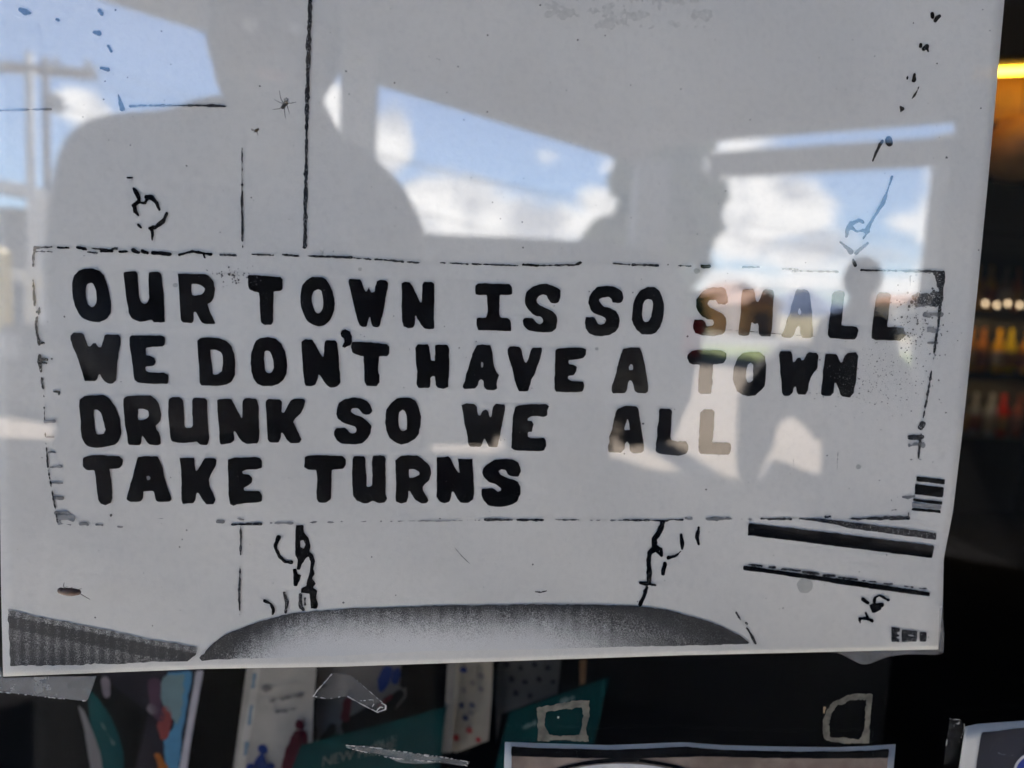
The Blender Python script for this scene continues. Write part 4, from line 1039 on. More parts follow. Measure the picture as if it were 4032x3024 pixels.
stk("border_smudge", 7, [([(150, 45), (240, 46), (320, 44)], 18), ([(370, 46), (440, 46)], 9), ([(20, 42), (60, 44)], 14)], m=M_INK_F, amp=4)
stk("initials", 7, [([(1170, 565), (1200, 588)], [26, 22]), ([(1242, 582), (1246, 556), (1275, 540), (1332, 570)], [20, 18, 16, 20]), ([(1292, 602), (1228, 612), (1240, 638), (1278, 628)], [30, 34, 34, 20]),
                    ([(1150, 722), (1148, 690), (1190, 690), (1228, 705)], [12, 26, 26, 22]), ([(1185, 652), (1200, 678)], 16)], amp=2)
plg("printer_mark", 7, [(1352, 745), (1408, 750), (1410, 776), (1388, 778), (1390, 792), (1405, 794), (1405, 808), (1388, 810), (1390, 820), (1405, 822), (1404, 842), (1352, 840)], m=M_INK_G)
plg("printer_mark", 7, [(1420, 760), (1520, 772), (1516, 842), (1418, 842)], [(1438, 790), (1500, 800), (1498, 806), (1438, 798)], m=M_INK_G)
plg("printer_mark", 7, [(1535, 776), (1582, 780), (1580, 842), (1534, 840)], m=M_INK_G)
stk("grass_blade", 7, [([(346, 652), (362, 680), (382, 710)], [12, 10, 6]), ([(412, 718), (418, 724)], 18), ([(415, 752), (440, 790), (470, 850)], [10, 14, 20])], m=M_INK_G)
stk("ornament", 5, [([(1502, 80), (1690, 78)], [12, 20]), ([(1560, 92), (1560, 275)], [14, 10])], m=M_INK_G)
stk("ruled_line", 5, [([(1555, 350), (1553, 440), (1550, 520), (1553, 662)], [5, 14, 16, 10])], m=M_INK_G)
stk("ornament", 5, [([(1806, 162), (1782, 225), (1812, 288), (1850, 324), (1888, 326)], [34, 22, 22, 16, 20])])
plg("ornament", 5, [(1916, 85), (1968, 82), (1968, 130), (2000, 170), (2012, 220), (2005, 255), (2030, 280), (2042, 320), (2030, 370), (2040, 400), (2025, 430), (2048, 465), (2030, 490), (2055, 510), (2048, 560), (2060, 595), (2056, 628), (2012, 628),
                    (2010, 580), (2005, 530), (1950, 522), (1952, 492), (1985, 480), (1992, 440), (2010, 380), (2012, 320), (2000, 290), (1985, 300), (1960, 330), (1942, 375), (1922, 372), (1930, 310), (1912, 282), (1914, 200)],
    [(1945, 185), (1968, 180), (1978, 210), (1968, 238), (1945, 225)])
plg("ornament", 5, [(1898, 368), (1920, 365), (1928, 402), (1952, 408), (1940, 445), (1925, 480), (1903, 480)], m=M_INK)
stk("ornament", 5, [([(1945, 535), (1948, 620), (1965, 632)], 20), ([(1975, 560), (1978, 600)], 10)], m=M_INK_G)
stk("ornament", 5, [([(1842, 525), (1860, 585), (1850, 650)], [16, 24, 14])], m=M_INK_G)
stk("ornament", 5, [([(1712, 577), (1750, 592), (1774, 630), (1766, 664)], [20, 14, 16, 10])])
stk("ornament", 6, [([(2082, 70), (2065, 120), (2028, 178), (2030, 232), (1998, 268), (1992, 330), (1996, 440)], [34, 34, 32, 36, 30, 28, 30]), ([(2040, 225), (2072, 242), (2078, 288), (2052, 262)], [30, 24, 20, 20]), ([(2096, 335), (2085, 400)], [28, 34]),
                    ([(1938, 458), (1990, 466), (2036, 474)], [28, 22, 12]), ([(1980, 490), (1962, 540), (1936, 600)], [26, 26, 18])], amp=2.4)
stk("ornament", 6, [([(2202, 150), (2208, 200), (2208, 240)], [22, 26, 14]), ([(2200, 255), (2160, 290), (2118, 295)], [10, 14, 24])])
stk("ornament", 7, [([(105, 98), (92, 165), (102, 208)], [12, 26, 18])])
stk("toner_line", 6, [([(930, 50), (1105, 50)], 16), ([(1140, 52), (1310, 52)], 15), ([(1390, 50), (1545, 52)], 10), ([(1830, 52), (2000, 54)], 12), ([(2000, 54), (2110, 58)], 10), ([(2120, 50), (2212, 50)], 9)], m=M_INK_G)
stk("toner_line", 6, [([(0, 62), (400, 60), (900, 54)], 5), ([(1560, 54), (1830, 54)], 6)], m=M_INK_F)
stk("border_smudge", 5, [([(380, 10), (385, 75), (455, 82)], [16, 16, 8]), ([(400, 30), (470, 40)], 40), ([(520, 75), (560, 76)], 24), ([(625, 82), (660, 84)], 14), ([(765, 95), (795, 96)], 8), ([(950, 40), (1060, 42)], 4), ([(1410, 62), (1445, 60)], 20), ([(1530, 45), (1580, 50)], 14), ([(1755, 72), (1900, 72)], 12), ([(2000, 66), (2200, 66)], 7)], m=M_INK_F, amp=3)
# right-hand flower and the trail of blots
for pts, w in (([(1618, 90), (1620, 112)], 22), ([(1662, 104), (1638, 132)], [26, 22]), ([(1542, 292), (1542, 302)], 24), ([(1562, 318), (1582, 300), (1590, 332)], [24, 26, 10]), ([(1505, 480), (1498, 520)], [16, 28]), ([(1458, 500), (1457, 510)], 12),
               ([(1532, 560), (1516, 595), (1480, 648)], [6, 14, 6]), ([(1412, 690), (1425, 705), (1412, 728)], [16, 30, 8]), ([(1292, 915), (1262, 970), (1232, 1042)], [26, 20, 14]), ([(1336, 908), (1338, 925)], 50)):
    stk("ink_blot", 3, [(pts, w)], m=M_INK)
stk("flower_drawing", 3, [([(1357, 1145), (1330, 1230), (1300, 1312), (1262, 1372), (1215, 1450), (1190, 1495)], [16, 12, 26, 18, 16, 34]), ([(1168, 1440), (1140, 1428), (1090, 1450), (1068, 1490), (1060, 1532)], [20, 24, 30, 26, 14]),
                          ([(1085, 1470), (1130, 1500), (1190, 1490)], [30, 14, 20]), ([(1200, 1500), (1170, 1548)], [26, 10]), ([(1022, 1568), (1092, 1632)], [14, 34]), ([(1200, 1575), (1122, 1642)], [12, 22])], m=M_INK)
stk("ink_blot", 4, [([(1105, 25), (1118, 60)], [14, 20])], m=M_INK)

# hair-thin creases and a stray fibre
stk("fibre", 4, [([(45, 465), (160, 468), (280, 477), (420, 488), (560, 500), (700, 511), (910, 525)], [2.5, 4, 3, 4, 2.5, 4, 2])], m=M_INK_G, amp=0.6, step=2.5)
stk("fibre", 4, [([(1008, 1240), (1004, 1310), (1000, 1398)], [2, 5, 3])], m=M_INK_F, amp=0.6, step=2.5)
stk("fibre", 4, [([(718, 1190), (716, 1270), (720, 1360)], [2, 3, 2])], m=M_INK_F, amp=0.6, step=2.5)
stk("fibre", 6, [([(735, 232), (780, 285), (832, 335)], [3, 5, 4])], m=M_INK_F, amp=0.6, step=2.5)
stk("fibre", 6, [([(1258, 516), (1290, 520), (1330, 512)], [5, 7, 4])], m=M_INK_G, amp=1.0, step=2.5)
# printed dark wedge and dark mound, in coarse halftone
wedge = Z(5, (50, 632), (300, 690), (700, 768), (1000, 830), (1285, 880), (1262, 930), (1215, 965), (800, 982), (400, 992), (65, 998), (58, 800))
def wedge_tone(x, y):
    top = 2016 + (632 + (x / K - 50) * 0.201) * K
    d = (y - top) / K
    t = 0.70 if d < 40 else (1.02 if d < 120 else 0.80)
    if d > 190: t = 0.86
    return t + 0.10 * math.sin(x * 0.16)
ink("printed_wedge", poster, M_HALF, loops=[wedge], step=6.0, amp=3, tone=wedge_tone)
mound = Z(5, (1290, 945), (1345, 888), (1430, 812), (1520, 768), (1600, 735), (1760, 685), (1900, 654)) + Z(6, (0, 630), (300, 618), (600, 607), (1000, 602), (1400, 598), (1640, 598), (1900, 608), (2100, 632)) + \
    Z(7, (0, 662), (120, 695), (240, 735), (350, 790), (450, 855), (200, 862), (0, 868)) + Z(6, (1900, 872), (1200, 890), (600, 900), (0, 930)) + Z(5, (1800, 945), (1500, 952), (1310, 965))
def mound_tone(x, y):
    u = (x - 800) / 2150.0
    top = 2385 + 250 * max(0, (0.25 - u) / 0.25) ** 2.2 + 160 * max(0, (u - 0.70) / 0.30) ** 2
    d = (y - top)
    depth = 85 + 60 * max(0, (0.18 - u) / 0.18) + 420 * max(0, (u - 0.62) / 0.38) ** 1.3
    st = math.sin(x * 0.131) * 0.5 + math.sin(x * 0.083 + 2) * 0.3 + math.sin(x * 0.29) * 0.2
    return 1.0 - 0.62 * max(0.0, d / depth) ** 0.85 + 0.07 * st * min(1.0, max(0.0, 1.4 - d / depth)) * (1 if u < 0.75 else 0.2)
ink("printed_mound", poster, M_HALF, loops=[mound], step=6.0, amp=2, tone=mound_tone)
stk("wedge_line", 5, [([(1228, 962), (1318, 895)], [5, 4]), ([(1292, 940), (1330, 905)], 5)], m=mat("bare_paper", (0.78, 0.78, 0.78), 0.95, 0.02))

# toner dust and dirt specks over the sheet
V, F = [], []
def speck(x, y, r, where=on_paper, lift=0.0003):
    n = random.choice((4, 5, 6)); i = len(V); a0 = random.uniform(0, 6)
    for k in range(n):
        rr = r * random.uniform(0.6, 1.2)
        V.append(where(x + rr * math.cos(a0 + k * 6.283 / n), y + rr * math.sin(a0 + k * 6.283 / n), lift))
    F.append(list(range(i, i + n))[::-1])
for _ in range(380):
    speck(random.uniform(20, 3900), random.uniform(-50, 2540), abs(random.gauss(0, 1.7)) + 0.8)
for _ in range(300):
    speck(random.gauss(3440, 120), random.gauss(1480, 65), abs(random.gauss(0, 1.1)) + 1.0)
for _ in range(160):
    speck(random.gauss(3600, 60), random.gauss(1280, 70), abs(random.gauss(0, 2.0)) + 1.2)
for _ in range(60):
    speck(random.gauss(920, 45), random.gauss(1085, 22), abs(random.gauss(0, 2.2)) + 1.2)
for x, y, r in ((2098, 2223, 6), (375, 2432, 4), (1363, 280, 5), (2630, 1042, 4), (2533, 1668, 6), (3415, 2420, 3), (3725, 1625, 4), (2830, 1792, 3), (1500, 2052, 4)):
    speck(x, y, r)
props(mesh_obj("toner_dust", V, F, mat("toner_dust_grey", (0.13, 0.13, 0.13), 0.9, 0.3, 300, spec=0.05), poster), kind="stuff")
hz = []
for k in range(46):
    x, y = 2150 + 620 * random.random(), -40 + 150 * random.random() ** 1.3
    hz.append(([(x, y), (x + random.uniform(20, 70), y + random.uniform(-8, 8))], random.uniform(8, 30)))
ink("toner_haze", poster, M_HAZE, strokes=hz, step=5, amp=14, lift=0.00015)
# soft grey stains
for x, y, r in ((2744, 1067, 11), (3170, 2305, 30), (3380, 1838, 9), (2350, 1374, 8), (1418, 1060, 7), (690, 1123, 8)):
    ink("stain", poster, mat("grey_stain", (0.52, 0.52, 0.50), 0.95, 0.06, 300), strokes=[([(x - 1, y), (x + 1, y)], r * 2)], step=4, amp=2, lift=0.0002)

# ------------------------------------------------------------------ other papers taped to the glass
def flat(y):
    return lambda px, py, lift=0.0: on_plane(px, py, y - lift)
PB = GLASS_T + 0.0010
wherep = flat(PB)
M_WHITE = mat("white_photo_border", (0.80, 0.80, 0.80), 0.6, 0.02, 40)
pp = empty("photo_print", wherep(2750, 3024), "white bordered colour photo print of a pale disc on brown wood below the poster", "photo print")
TOPE = [(1988, 2921), (2120, 2926), (2400, 2934), (2688, 2922), (2850, 2934), (3100, 2940), (3300, 2942), (3420, 2937), (3527, 2930)]
def pp_map(u, v):
    t = interp(TOPE, u)
    return (t[0] - 35 * v * (1 - u) - 90 * v * u, t[1] + 1000 * v)
sheet_between("paper_sheet", pp_map, 24, 8, M_WHITE, pp, where=wherep)
inner = [(x + (28 if i == 0 else (-26 if i == 8 else 0)), y + 19) for i, (x, y) in enumerate(TOPE)]
M_WOOD = mat("printed_brown_wood", (0.16, 0.115, 0.10), 0.6, 0.35, 60, col2=(0.33, 0.26, 0.23))
ink("picture_ground", pp, M_WOOD, loops=[inner + [(3410, 3900), (1985, 3900)]], step=14, amp=1, where=wherep, lift=0.0003)
ink("picture_black_band", pp, M_INK, loops=[inner + [(3495, 2984), (3100, 2986), (2800, 2978), (2500, 2988), (2300, 2985), (2010, 2978)]], step=8, amp=2, where=wherep, lift=0.0004)  # black band printed along the top of the picture
circ = lambda r, c=(2447, 3878): [(c[0] + r * math.cos(t), c[1] + r * math.sin(t)) for t in [2 * math.pi * k / 90 for k in range(90)]]
ink("disc_rim", pp, M_INK, loops=[circ(892), circ(878)], step=9, amp=1, where=wherep, lift=0.0005)
ink("disc", pp, mat("printed_pale_disc", (0.70, 0.71, 0.75), 0.6, 0.03), loops=[circ(872)], step=24, amp=0.5, where=wherep, lift=0.00045)

p2 = empty("corner_print", wherep(4000, 3010), "white bordered navy print cut off at the bottom right corner", "print")
def p2_map(u, v):
    a_ = interp([(3800, 2861), (3850, 2850), (3950, 2843), (4150, 2830), (4700, 2800)], u)
    return (a_[0] - 60 * v, a_[1] + 400 * v)
sheet_between("paper_sheet", p2_map, 16, 6, M_WHITE, p2, where=wherep)
ink("picture", p2, mat("printed_navy", (0.012, 0.016, 0.035), 0.5, 0.15, 50), loops=[[(3864, 2882), (3930, 2878), (4000, 2868), (4600, 2830), (4560, 3200), (3815, 3220)]], step=14, amp=1, where=wherep, lift=0.0003)
ink("emblem_rim", p2, M_WHITE, loops=[circ(84, (4072, 3048))], step=6, amp=0.6, where=wherep, lift=0.0004)
ink("emblem", p2, mat("printed_blue", (0.03, 0.06, 0.40), 0.5, 0.05), loops=[circ(74, (4072, 3048))], step=6, amp=0.5, where=wherep, lift=0.00045)
ink("scribble", p2, mat("faint_print", (0.14, 0.15, 0.19), 0.6), strokes=[(Z(7, (2045, 1560), (2070, 1572), (2090, 1570)), 4), (Z(7, (2110, 1580), (2140, 1578)), 3)], step=3, amp=1, where=wherep, lift=0.0004)

# ------------------------------------------------------------------ tape
def tape_material(name, col, fac):
    m, nt, out = new_mat(name)
    g = NG(nt)
    b = g.n('ShaderNodeBsdfPrincipled'); b.inputs['Base Color'].default_value = (*col, 1); b.inputs['Roughness'].default_value = 0.35
    tr = g.n('ShaderNodeBsdfTransparent')
    mx = g.n('ShaderNodeMixShader')
    f = g.sstep(g.noise(180, 4), 0.3, 0.75, fac * 0.65, fac * 1.3)
    g.l(f, mx.inputs[0]); g.l(tr.outputs[0], mx.inputs[1]); g.l(b.outputs[0], mx.inputs[2])
    g.l(mx.outputs[0], out.inputs['Surface'])
    return m
M_TAPE = tape_material("clear_tape", (0.55, 0.56, 0.57), 0.32)
M_TAPE_D = tape_material("old_clear_tape", (0.5, 0.5, 0.5), 0.10)
M_TAPE_T = tape_material("thin_clear_tape", (0.6, 0.6, 0.6), 0.22)
M_EDGE = mat("tape_edge_glint", (0.55, 0.55, 0.54), 0.4, 0.3, 120)
wt = flat(GLASS_T + 0.0004)
def solid_px(name, loop, m, parent=None, where=wt, thick=0.0001):
    bm = bmesh.new()
    prism_bm(bm, [where(x, y, 0) for x, y in loop], [where(x, y, -thick) for x, y in loop])
    return bm_obj(name, bm, m, parent)
def tape(label, loop, m, edges=()):
    root = empty("tape_strip", wt(*loop[0]), label, "tape", "bits of clear tape on the glass")
    solid_px("film", loop, m, root)
    for pts, w in edges:
        ink("torn_edge", root, M_EDGE, strokes=[(pts, w)], step=3.0, amp=1.6, where=wt, lift=0.0001)
tape("wide clear tape under the poster's lower left corner", [(0, 2620)] + Z(5, (20, 1076), (300, 1068), (622, 1064), (605, 1120), (580, 1190), (562, 1226), (300, 1200), (0, 1165)) + [(-40, 2700)], M_TAPE,
     [(Z(5, (0, 1166), (300, 1200), (562, 1226)), 1.6)])
tape("wavy clear tape under the poster's lower right corner", Z(7, (998, 908), (1300, 902), (1656, 892), (1664, 620), (1690, 618), (1688, 700), (1694, 790), (1690, 915), (1640, 925), (1450, 922), (1330, 938), (1260, 965), (1200, 988), (1150, 985), (1080, 950)), M_TAPE_T)
tape("crumpled torn tape with a curled end below the poster", Z(5, (2032, 1190), (2085, 1130), (2150, 1048)) + Z(6, (0, 1040), (70, 1068), (150, 1135), (270, 1238), (292, 1272), (240, 1300), (180, 1270), (70, 1215), (40, 1190)) + Z(5, (2120, 1212), (2050, 1208)), M_TAPE_D,
     [(Z(5, (2032, 1192), (2060, 1150), (2100, 1110), (2150, 1050)), 5), (Z(5, (2040, 1195), (2120, 1212), (2205, 1198)), 3), (Z(6, (40, 1195), (110, 1235), (180, 1272), (235, 1298), (285, 1280), (290, 1255), (262, 1238)), 4), (Z(6, (75, 1068), (150, 1135), (268, 1236)), 2.5),
      (Z(6, (120, 1225), (205, 1215), (212, 1245), (200, 1262)), 3), (Z(6, (228, 1290), (250, 1265), (270, 1268)), 3)])
tape("frayed narrow tape lying across the teal tag", Z(6, (28, 1512), (160, 1515), (330, 1545), (540, 1575), (835, 1618), (815, 1650), (640, 1625), (470, 1635), (370, 1622), (250, 1570), (40, 1535)), M_TAPE_T,
     [(Z(6, (28, 1512), (200, 1525), (420, 1555), (640, 1585), (832, 1620)), 2.5), (Z(6, (540, 1575), (560, 1580)), 8), (Z(6, (832, 1618), (800, 1640), (815, 1648)), 4), (Z(6, (60, 1535), (300, 1590), (420, 1605), (640, 1620)), 2)])
tape("ragged clear tape flap beside the corner print", Z(7, (1730, 1340), (1800, 1342), (1822, 1362), (1826, 1410), (1790, 1500), (1780, 1640), (1690, 1650), (1718, 1432)), tape_material("dark_clear_tape", (0.3, 0.3, 0.3), 0.05),
     [(Z(7, (1730, 1342), (1798, 1345), (1790, 1372), (1762, 1370), (1755, 1390)), 2.5), (Z(7, (1826, 1370), (1826, 1400), (1792, 1500)), 2), (Z(7, (1720, 1432), (1700, 1560), (1694, 1640)), 1.6)])
# square rings of old tape glue
M_GLUE = mat("old_tape_glue", (0.26, 0.24, 0.20), 0.9, 0.5, 220, col2=(0.12, 0.115, 0.10))
def glue(label, outer, hole):
    root = empty("glue_ring", wt(*outer[0]), label, "tape residue", "square rings of old tape glue")
    ink("glue", root, M_GLUE, loops=[outer, hole], step=3.5, amp=3.2, where=wt, lift=0.0, rough_cell=2)
    return root
r1 = glue("square glue ring in front of the teal tag", Z(6, (1268, 1265), (1400, 1245), (1500, 1228), (1610, 1220), (1606, 1320), (1585, 1420), (1605, 1488), (1450, 1478), (1340, 1486), (1275, 1480)),
          Z(6, (1325, 1300), (1420, 1283), (1565, 1264), (1566, 1340), (1555, 1400), (1535, 1445), (1430, 1450), (1345, 1446), (1322, 1380)))
bm = bmesh.new(); c_ = wt(*Z(6, (1406, 1331))[0]); ellipsoid_bm(bm, c_, (0.0004, 0.0002, 0.0004), u=8, v=6); bm_obj("glue_dot", bm, mat("pale_dot", (0.7, 0.68, 0.6), 0.8), r1)
r2 = glue("lopsided glue ring on the black area with a chipped corner", Z(7, (1058, 1192), (1130, 1178), (1236, 1174), (1222, 1290), (1212, 1420), (1205, 1500), (1080, 1498), (960, 1495), (910, 1470), (906, 1350), (930, 1290), (975, 1225), (1020, 1215)),
          Z(7, (1085, 1222), (1190, 1215), (1185, 1320), (1165, 1440), (1140, 1474), (1050, 1462), (955, 1458), (946, 1380), (962, 1310), (1000, 1258)))
ink("glue_flake", r2, mat("tan_flake", (0.5, 0.36, 0.22), 0.9), strokes=[(Z(7, (918, 1268), (916, 1300)), [11, 7])], step=3, amp=2, where=wt)

# ------------------------------------------------------------------ cards in the rack just inside the window
def card(label, loop, y, m, cat="greeting card", name="greeting_card", tilt=0.0, thick=0.0006, group="cards in the window rack"):
    ylow = max(p[1] for p in loop); 
    y = y + 0.10
    wh = lambda px, py, lift=0.0: on_plane(px, py, y + tilt * (ylow - py) / 600.0 - lift)
    root = empty(name, wh(*loop[0]), label, cat, group)
    bm = bmesh.new()
    prism_bm(bm, [wh(x, y_, 0) for x, y_ in loop], [wh(x, y_, -thick) for x, y_ in loop])
    bm_obj("card_stock", bm, m, root)
    return root, wh
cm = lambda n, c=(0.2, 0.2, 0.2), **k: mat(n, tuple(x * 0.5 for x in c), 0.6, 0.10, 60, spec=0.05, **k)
GREYW = cm("card_grey_white", (0.52, 0.50, 0.47))
def dabs(root, wh, name, m, items, t, amp=3, step=6, lift=0.0006):
    for pts, w in items:
        ink(name, root, m, strokes=[(Z(t, *pts), [x * K for x in w] if isinstance(w, (list, tuple)) else w * K)], step=step, amp=amp, where=wh, lift=lift)

# curled teal and silver sheet
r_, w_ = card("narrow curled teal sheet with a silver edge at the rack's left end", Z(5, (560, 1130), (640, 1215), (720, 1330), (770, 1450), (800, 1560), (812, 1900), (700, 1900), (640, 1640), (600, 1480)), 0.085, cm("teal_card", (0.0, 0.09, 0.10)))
ink("silver_edge", r_, cm("silver_grey", (0.30, 0.29, 0.30)), loops=[Z(5, (500, 1240), (545, 1290), (600, 1420), (650, 1560), (700, 1900), (620, 1900), (580, 1620), (550, 1430))], step=8, amp=1, where=w_, lift=0.0005)
dabs(r_, w_, "print_fleck", cm("pale_teal", (0.16, 0.24, 0.24)), [([(700, 1440), (735, 1500)], [10, 18]), ([(650, 1360), (690, 1420)], 8)], 5)
# magazine with blue cover
r_, w_ = card("blue magazine with a red figure and a white spine edge", Z(5, (620, 1040), (960, 1010), (1318, 990), (1235, 1350), (1165, 1700), (1130, 1900), (560, 1900), (880, 1659), (960, 1300)), 0.075, cm("magazine_dark", (0.02, 0.018, 0.03)), "magazine", "magazine")
ink("blue_cover", r_, cm("sky_blue_print", (0.10, 0.32, 0.55)), loops=[Z(5, (1085, 1040), (1250, 1030), (1215, 1250), (1180, 1450), (1130, 1900), (1010, 1900), (1070, 1640), (1060, 1480), (1120, 1400), (1150, 1250), (1100, 1150))], step=10, amp=3, where=w_, lift=0.0004)
ink("pale_cover", r_, cm("pale_teal_print", (0.22, 0.34, 0.38)), loops=[Z(5, (1060, 1060), (1200, 1040), (1180, 1300), (1150, 1390), (1090, 1300), (1030, 1200))], step=10, amp=6, where=w_, lift=0.0006)
ink("spine_edge", r_, cm("lilac_white", (0.62, 0.60, 0.68)), loops=[Z(5, (1272, 1030), (1318, 1025), (1275, 1260), (1235, 1500), (1190, 1800), (1140, 1800), (1180, 1560), (1225, 1300))], step=8, amp=1, where=w_, lift=0.0008)
dabs(r_, w_, "red_figure", cm("dull_red", (0.34, 0.07, 0.07)), [([(1080, 1290), (1065, 1380), (1060, 1450)], [70, 90, 60])], 5)
dabs(r_, w_, "dark_figure", cm("plum", (0.10, 0.05, 0.09)), [([(1000, 1120), (1010, 1260), (1040, 1330)], [90, 70, 60])], 5)
dabs(r_, w_, "grey_figure", cm("mauve_grey", (0.25, 0.22, 0.26)), [([(680, 1100), (690, 1180)], [60, 50]), ([(980, 1270), (1000, 1290)], 50)], 5)
dabs(r_, w_, "orange_patch", cm("burnt_orange", (0.42, 0.13, 0.02)), [([(1020, 1580), (1060, 1659), (1070, 1750)], [30, 70, 90])], 5)
# snow card with small figures
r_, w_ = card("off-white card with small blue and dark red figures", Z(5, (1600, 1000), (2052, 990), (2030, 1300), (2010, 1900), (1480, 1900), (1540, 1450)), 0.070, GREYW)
ink("pale_margin", r_, cm("card_margin", (0.66, 0.64, 0.60)), loops=[Z(5, (1640, 1010), (1690, 1008), (1655, 1260), (1610, 1520), (1570, 1800), (1510, 1800), (1560, 1500), (1610, 1240))], step=8, amp=1, where=w_, lift=0.0006)
dabs(r_, w_, "blue_dash", cm("pale_blue_print", (0.25, 0.36, 0.48)), [([(1650, 1060), (1640, 1130)], 26), ([(1630, 1260), (1615, 1370)], 26), ([(1600, 1500), (1590, 1570)], 26)], 5, lift=0.0008)
dabs(r_, w_, "text_line", cm("grey_print", (0.26, 0.25, 0.25)), [([(1760, 1225), (1810, 1215)], 24), ([(1830, 1210), (1890, 1200)], 24), ([(1910, 1195), (1960, 1185)], 24), ([(1790, 1295), (1850, 1285)], 22), ([(1870, 1280), (1930, 1270)], 22), ([(1725, 1145), (1740, 1148)], 44)], 5, amp=6)
dabs(r_, w_, "blue_figure", cm("navy_print", (0.02, 0.05, 0.24)), [([(1700, 1535), (1705, 1545)], 60), ([(1690, 1600), (1690, 1659)], [60, 120]), ([(1620, 1650), (1760, 1650)], 40)], 5)
dabs(r_, w_, "red_figure", cm("maroon_print", (0.12, 0.015, 0.03)), [([(1940, 1375), (1942, 1385)], 56), ([(1930, 1450), (1900, 1560), (1880, 1659)], [70, 110, 120]), ([(1960, 1440), (1975, 1560)], 50)], 5)
# second card: navy blots and red piece
r_, w_ = card("grey card with navy blots and a red strip behind the curled tape", Z(5, (2070, 990), (2212, 985)) + Z(6, (430, 975), (420, 1200), (330, 1300), (0, 1440)) + Z(5, (2120, 1480), (2060, 1620), (2040, 1300)), 0.078, cm("card_warm_grey", (0.24, 0.22, 0.21)))
dabs(r_, w_, "navy_blot", cm("navy_print"), [([(300, 1030), (275, 1090), (260, 1150)], [70, 80, 40]), ([(360, 1040), (350, 1090)], 50)], 6)
dabs(r_, w_, "black_blot", cm("card_black", (0.01, 0.01, 0.012)), [([(380, 1180), (250, 1300), (60, 1390)], [60, 130, 120]), ([(410, 1000), (405, 1120)], 40)], 6, lift=0.0008)
dabs(r_, w_, "red_strip", cm("dark_red_print", (0.20, 0.03, 0.04)), [([(40, 1230), (25, 1330)], [50, 60]), ([(240, 1270), (320, 1190)], 26)], 6, lift=0.0010)
dabs(r_, w_, "dark_figure", cm("card_black"), [([(2150, 1400), (2100, 1500)], [50, 80]), ([(2180, 1480), (2100, 1560)], 90)], 5, lift=0.0010)
# teal category tags with white lettering
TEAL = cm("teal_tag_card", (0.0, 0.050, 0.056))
def lettering(root, wh, body, px, py, size, slope, y):
    cu = bpy.data.curves.new("lettering", 'FONT'); cu.body = body; cu.size = 1.0; cu.space_character = 0.95
    o = bpy.data.objects.new("lettering_curve", cu); COL.objects.link(o)
    dg = bpy.context.evaluated_depsgraph_get()
    me = bpy.data.meshes.new_from_object(o.evaluated_get(dg)); bpy.data.objects.remove(o)
    for v in me.vertices:
        x, z = v.co.x * size, v.co.y * size
        p = wh(px + x * 0.97 + z * 0.1, py - x * slope - z, 0.0012)
        v.co = p
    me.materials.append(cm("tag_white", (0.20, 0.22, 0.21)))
    ob = bpy.data.objects.new("lettering", me); COL.objects.link(ob); ob.parent = root; ob.matrix_parent_inverse = root.matrix_world.inverted()
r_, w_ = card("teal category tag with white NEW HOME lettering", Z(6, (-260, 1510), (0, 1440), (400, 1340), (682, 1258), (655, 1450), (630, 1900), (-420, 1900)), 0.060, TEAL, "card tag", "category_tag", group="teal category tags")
lettering(r_, w_, "NEW HOME", *Z(6, (-130, 1650))[0], 58, 0.22, 0.060)
dabs(r_, w_, "faded_text", cm("pale_teal"), [([(220, 1512), (222, 1488)], 9), ([(245, 1502), (247, 1482)], 9), ([(270, 1496), (274, 1474)], 9), ([(300, 1480), (304, 1462)], 8), ([(328, 1472), (333, 1452)], 8), ([(352, 1464), (358, 1446)], 8)], 6, amp=2, step=4)
r_, w_ = card("plain teal category tag behind the square glue ring", Z(6, (1090, 1300), (1400, 1185), (1738, 1070), (1690, 1260), (1635, 1500), (1560, 1900), (930, 1900), (1000, 1640)), 0.066, TEAL, "card tag", "category_tag", group="teal category tags")
dabs(r_, w_, "faded_text", cm("pale_teal"), [([(1180, 1400), (1250, 1370)], 30), ([(1420, 1230), (1500, 1205)], 20)], 6, amp=8)
# dotted cards
r_, w_ = card("narrow plastic rack divider of frosted strip beside the snow dotted card", Z(6, (690, 940), (745, 940), (730, 1200), (715, 1560), (650, 1560), (672, 1250)), 0.062, cm("frosted_grey", (0.30, 0.29, 0.28)), "divider", "rack_divider")
r_, w_ = card("cream card dotted with faded snowflake spots and two red dots", Z(6, (748, 930), (985, 930), (975, 1200), (955, 1480), (740, 1562), (705, 1540), (725, 1250)), 0.072, cm("cream_card", (0.42, 0.39, 0.34)))
for x, y, c in ((790, 1020, 'navy_print'), (850, 1105, 'grey_print'), (790, 1150, 'grey_print'), (905, 1145, 'grey_print'), (780, 1250, 'navy_soft'), (845, 1250, 'navy_soft'), (900, 1060, 'grey_print'), (835, 1300, 'grey_print'), (800, 1330, 'navy_soft'), (830, 1415, 'dull_red'), (745, 1460, 'bright_red'), (885, 1475, 'bright_red')):
    dabs(r_, w_, "spot", cm(c, {'navy_soft': (0.06, 0.08, 0.16), 'bright_red': (0.48, 0.04, 0.05)}.get(c, (0.2, 0.2, 0.2))), [([(x, y), (x + 4, y + 6)], 34)], 6)
r_, w_ = card("dim grey card with rows of dark round dots", Z(6, (1020, 930), (1430, 915), (1400, 1180), (1090, 1290), (1040, 1310), (1005, 1500), (1000, 1200)), 0.082, cm("card_dim", (0.20, 0.19, 0.175)))
for k in range(10):
    x, y = 1070 + (k % 4) * 90 + (k // 4) * 30, 990 + (k // 4) * 90 + (k % 2) * 20
    dabs(r_, w_, "dot", cm("card_dot", (0.06, 0.06, 0.06)), [([(x, y), (x + 3, y + 3)], 36)], 6)
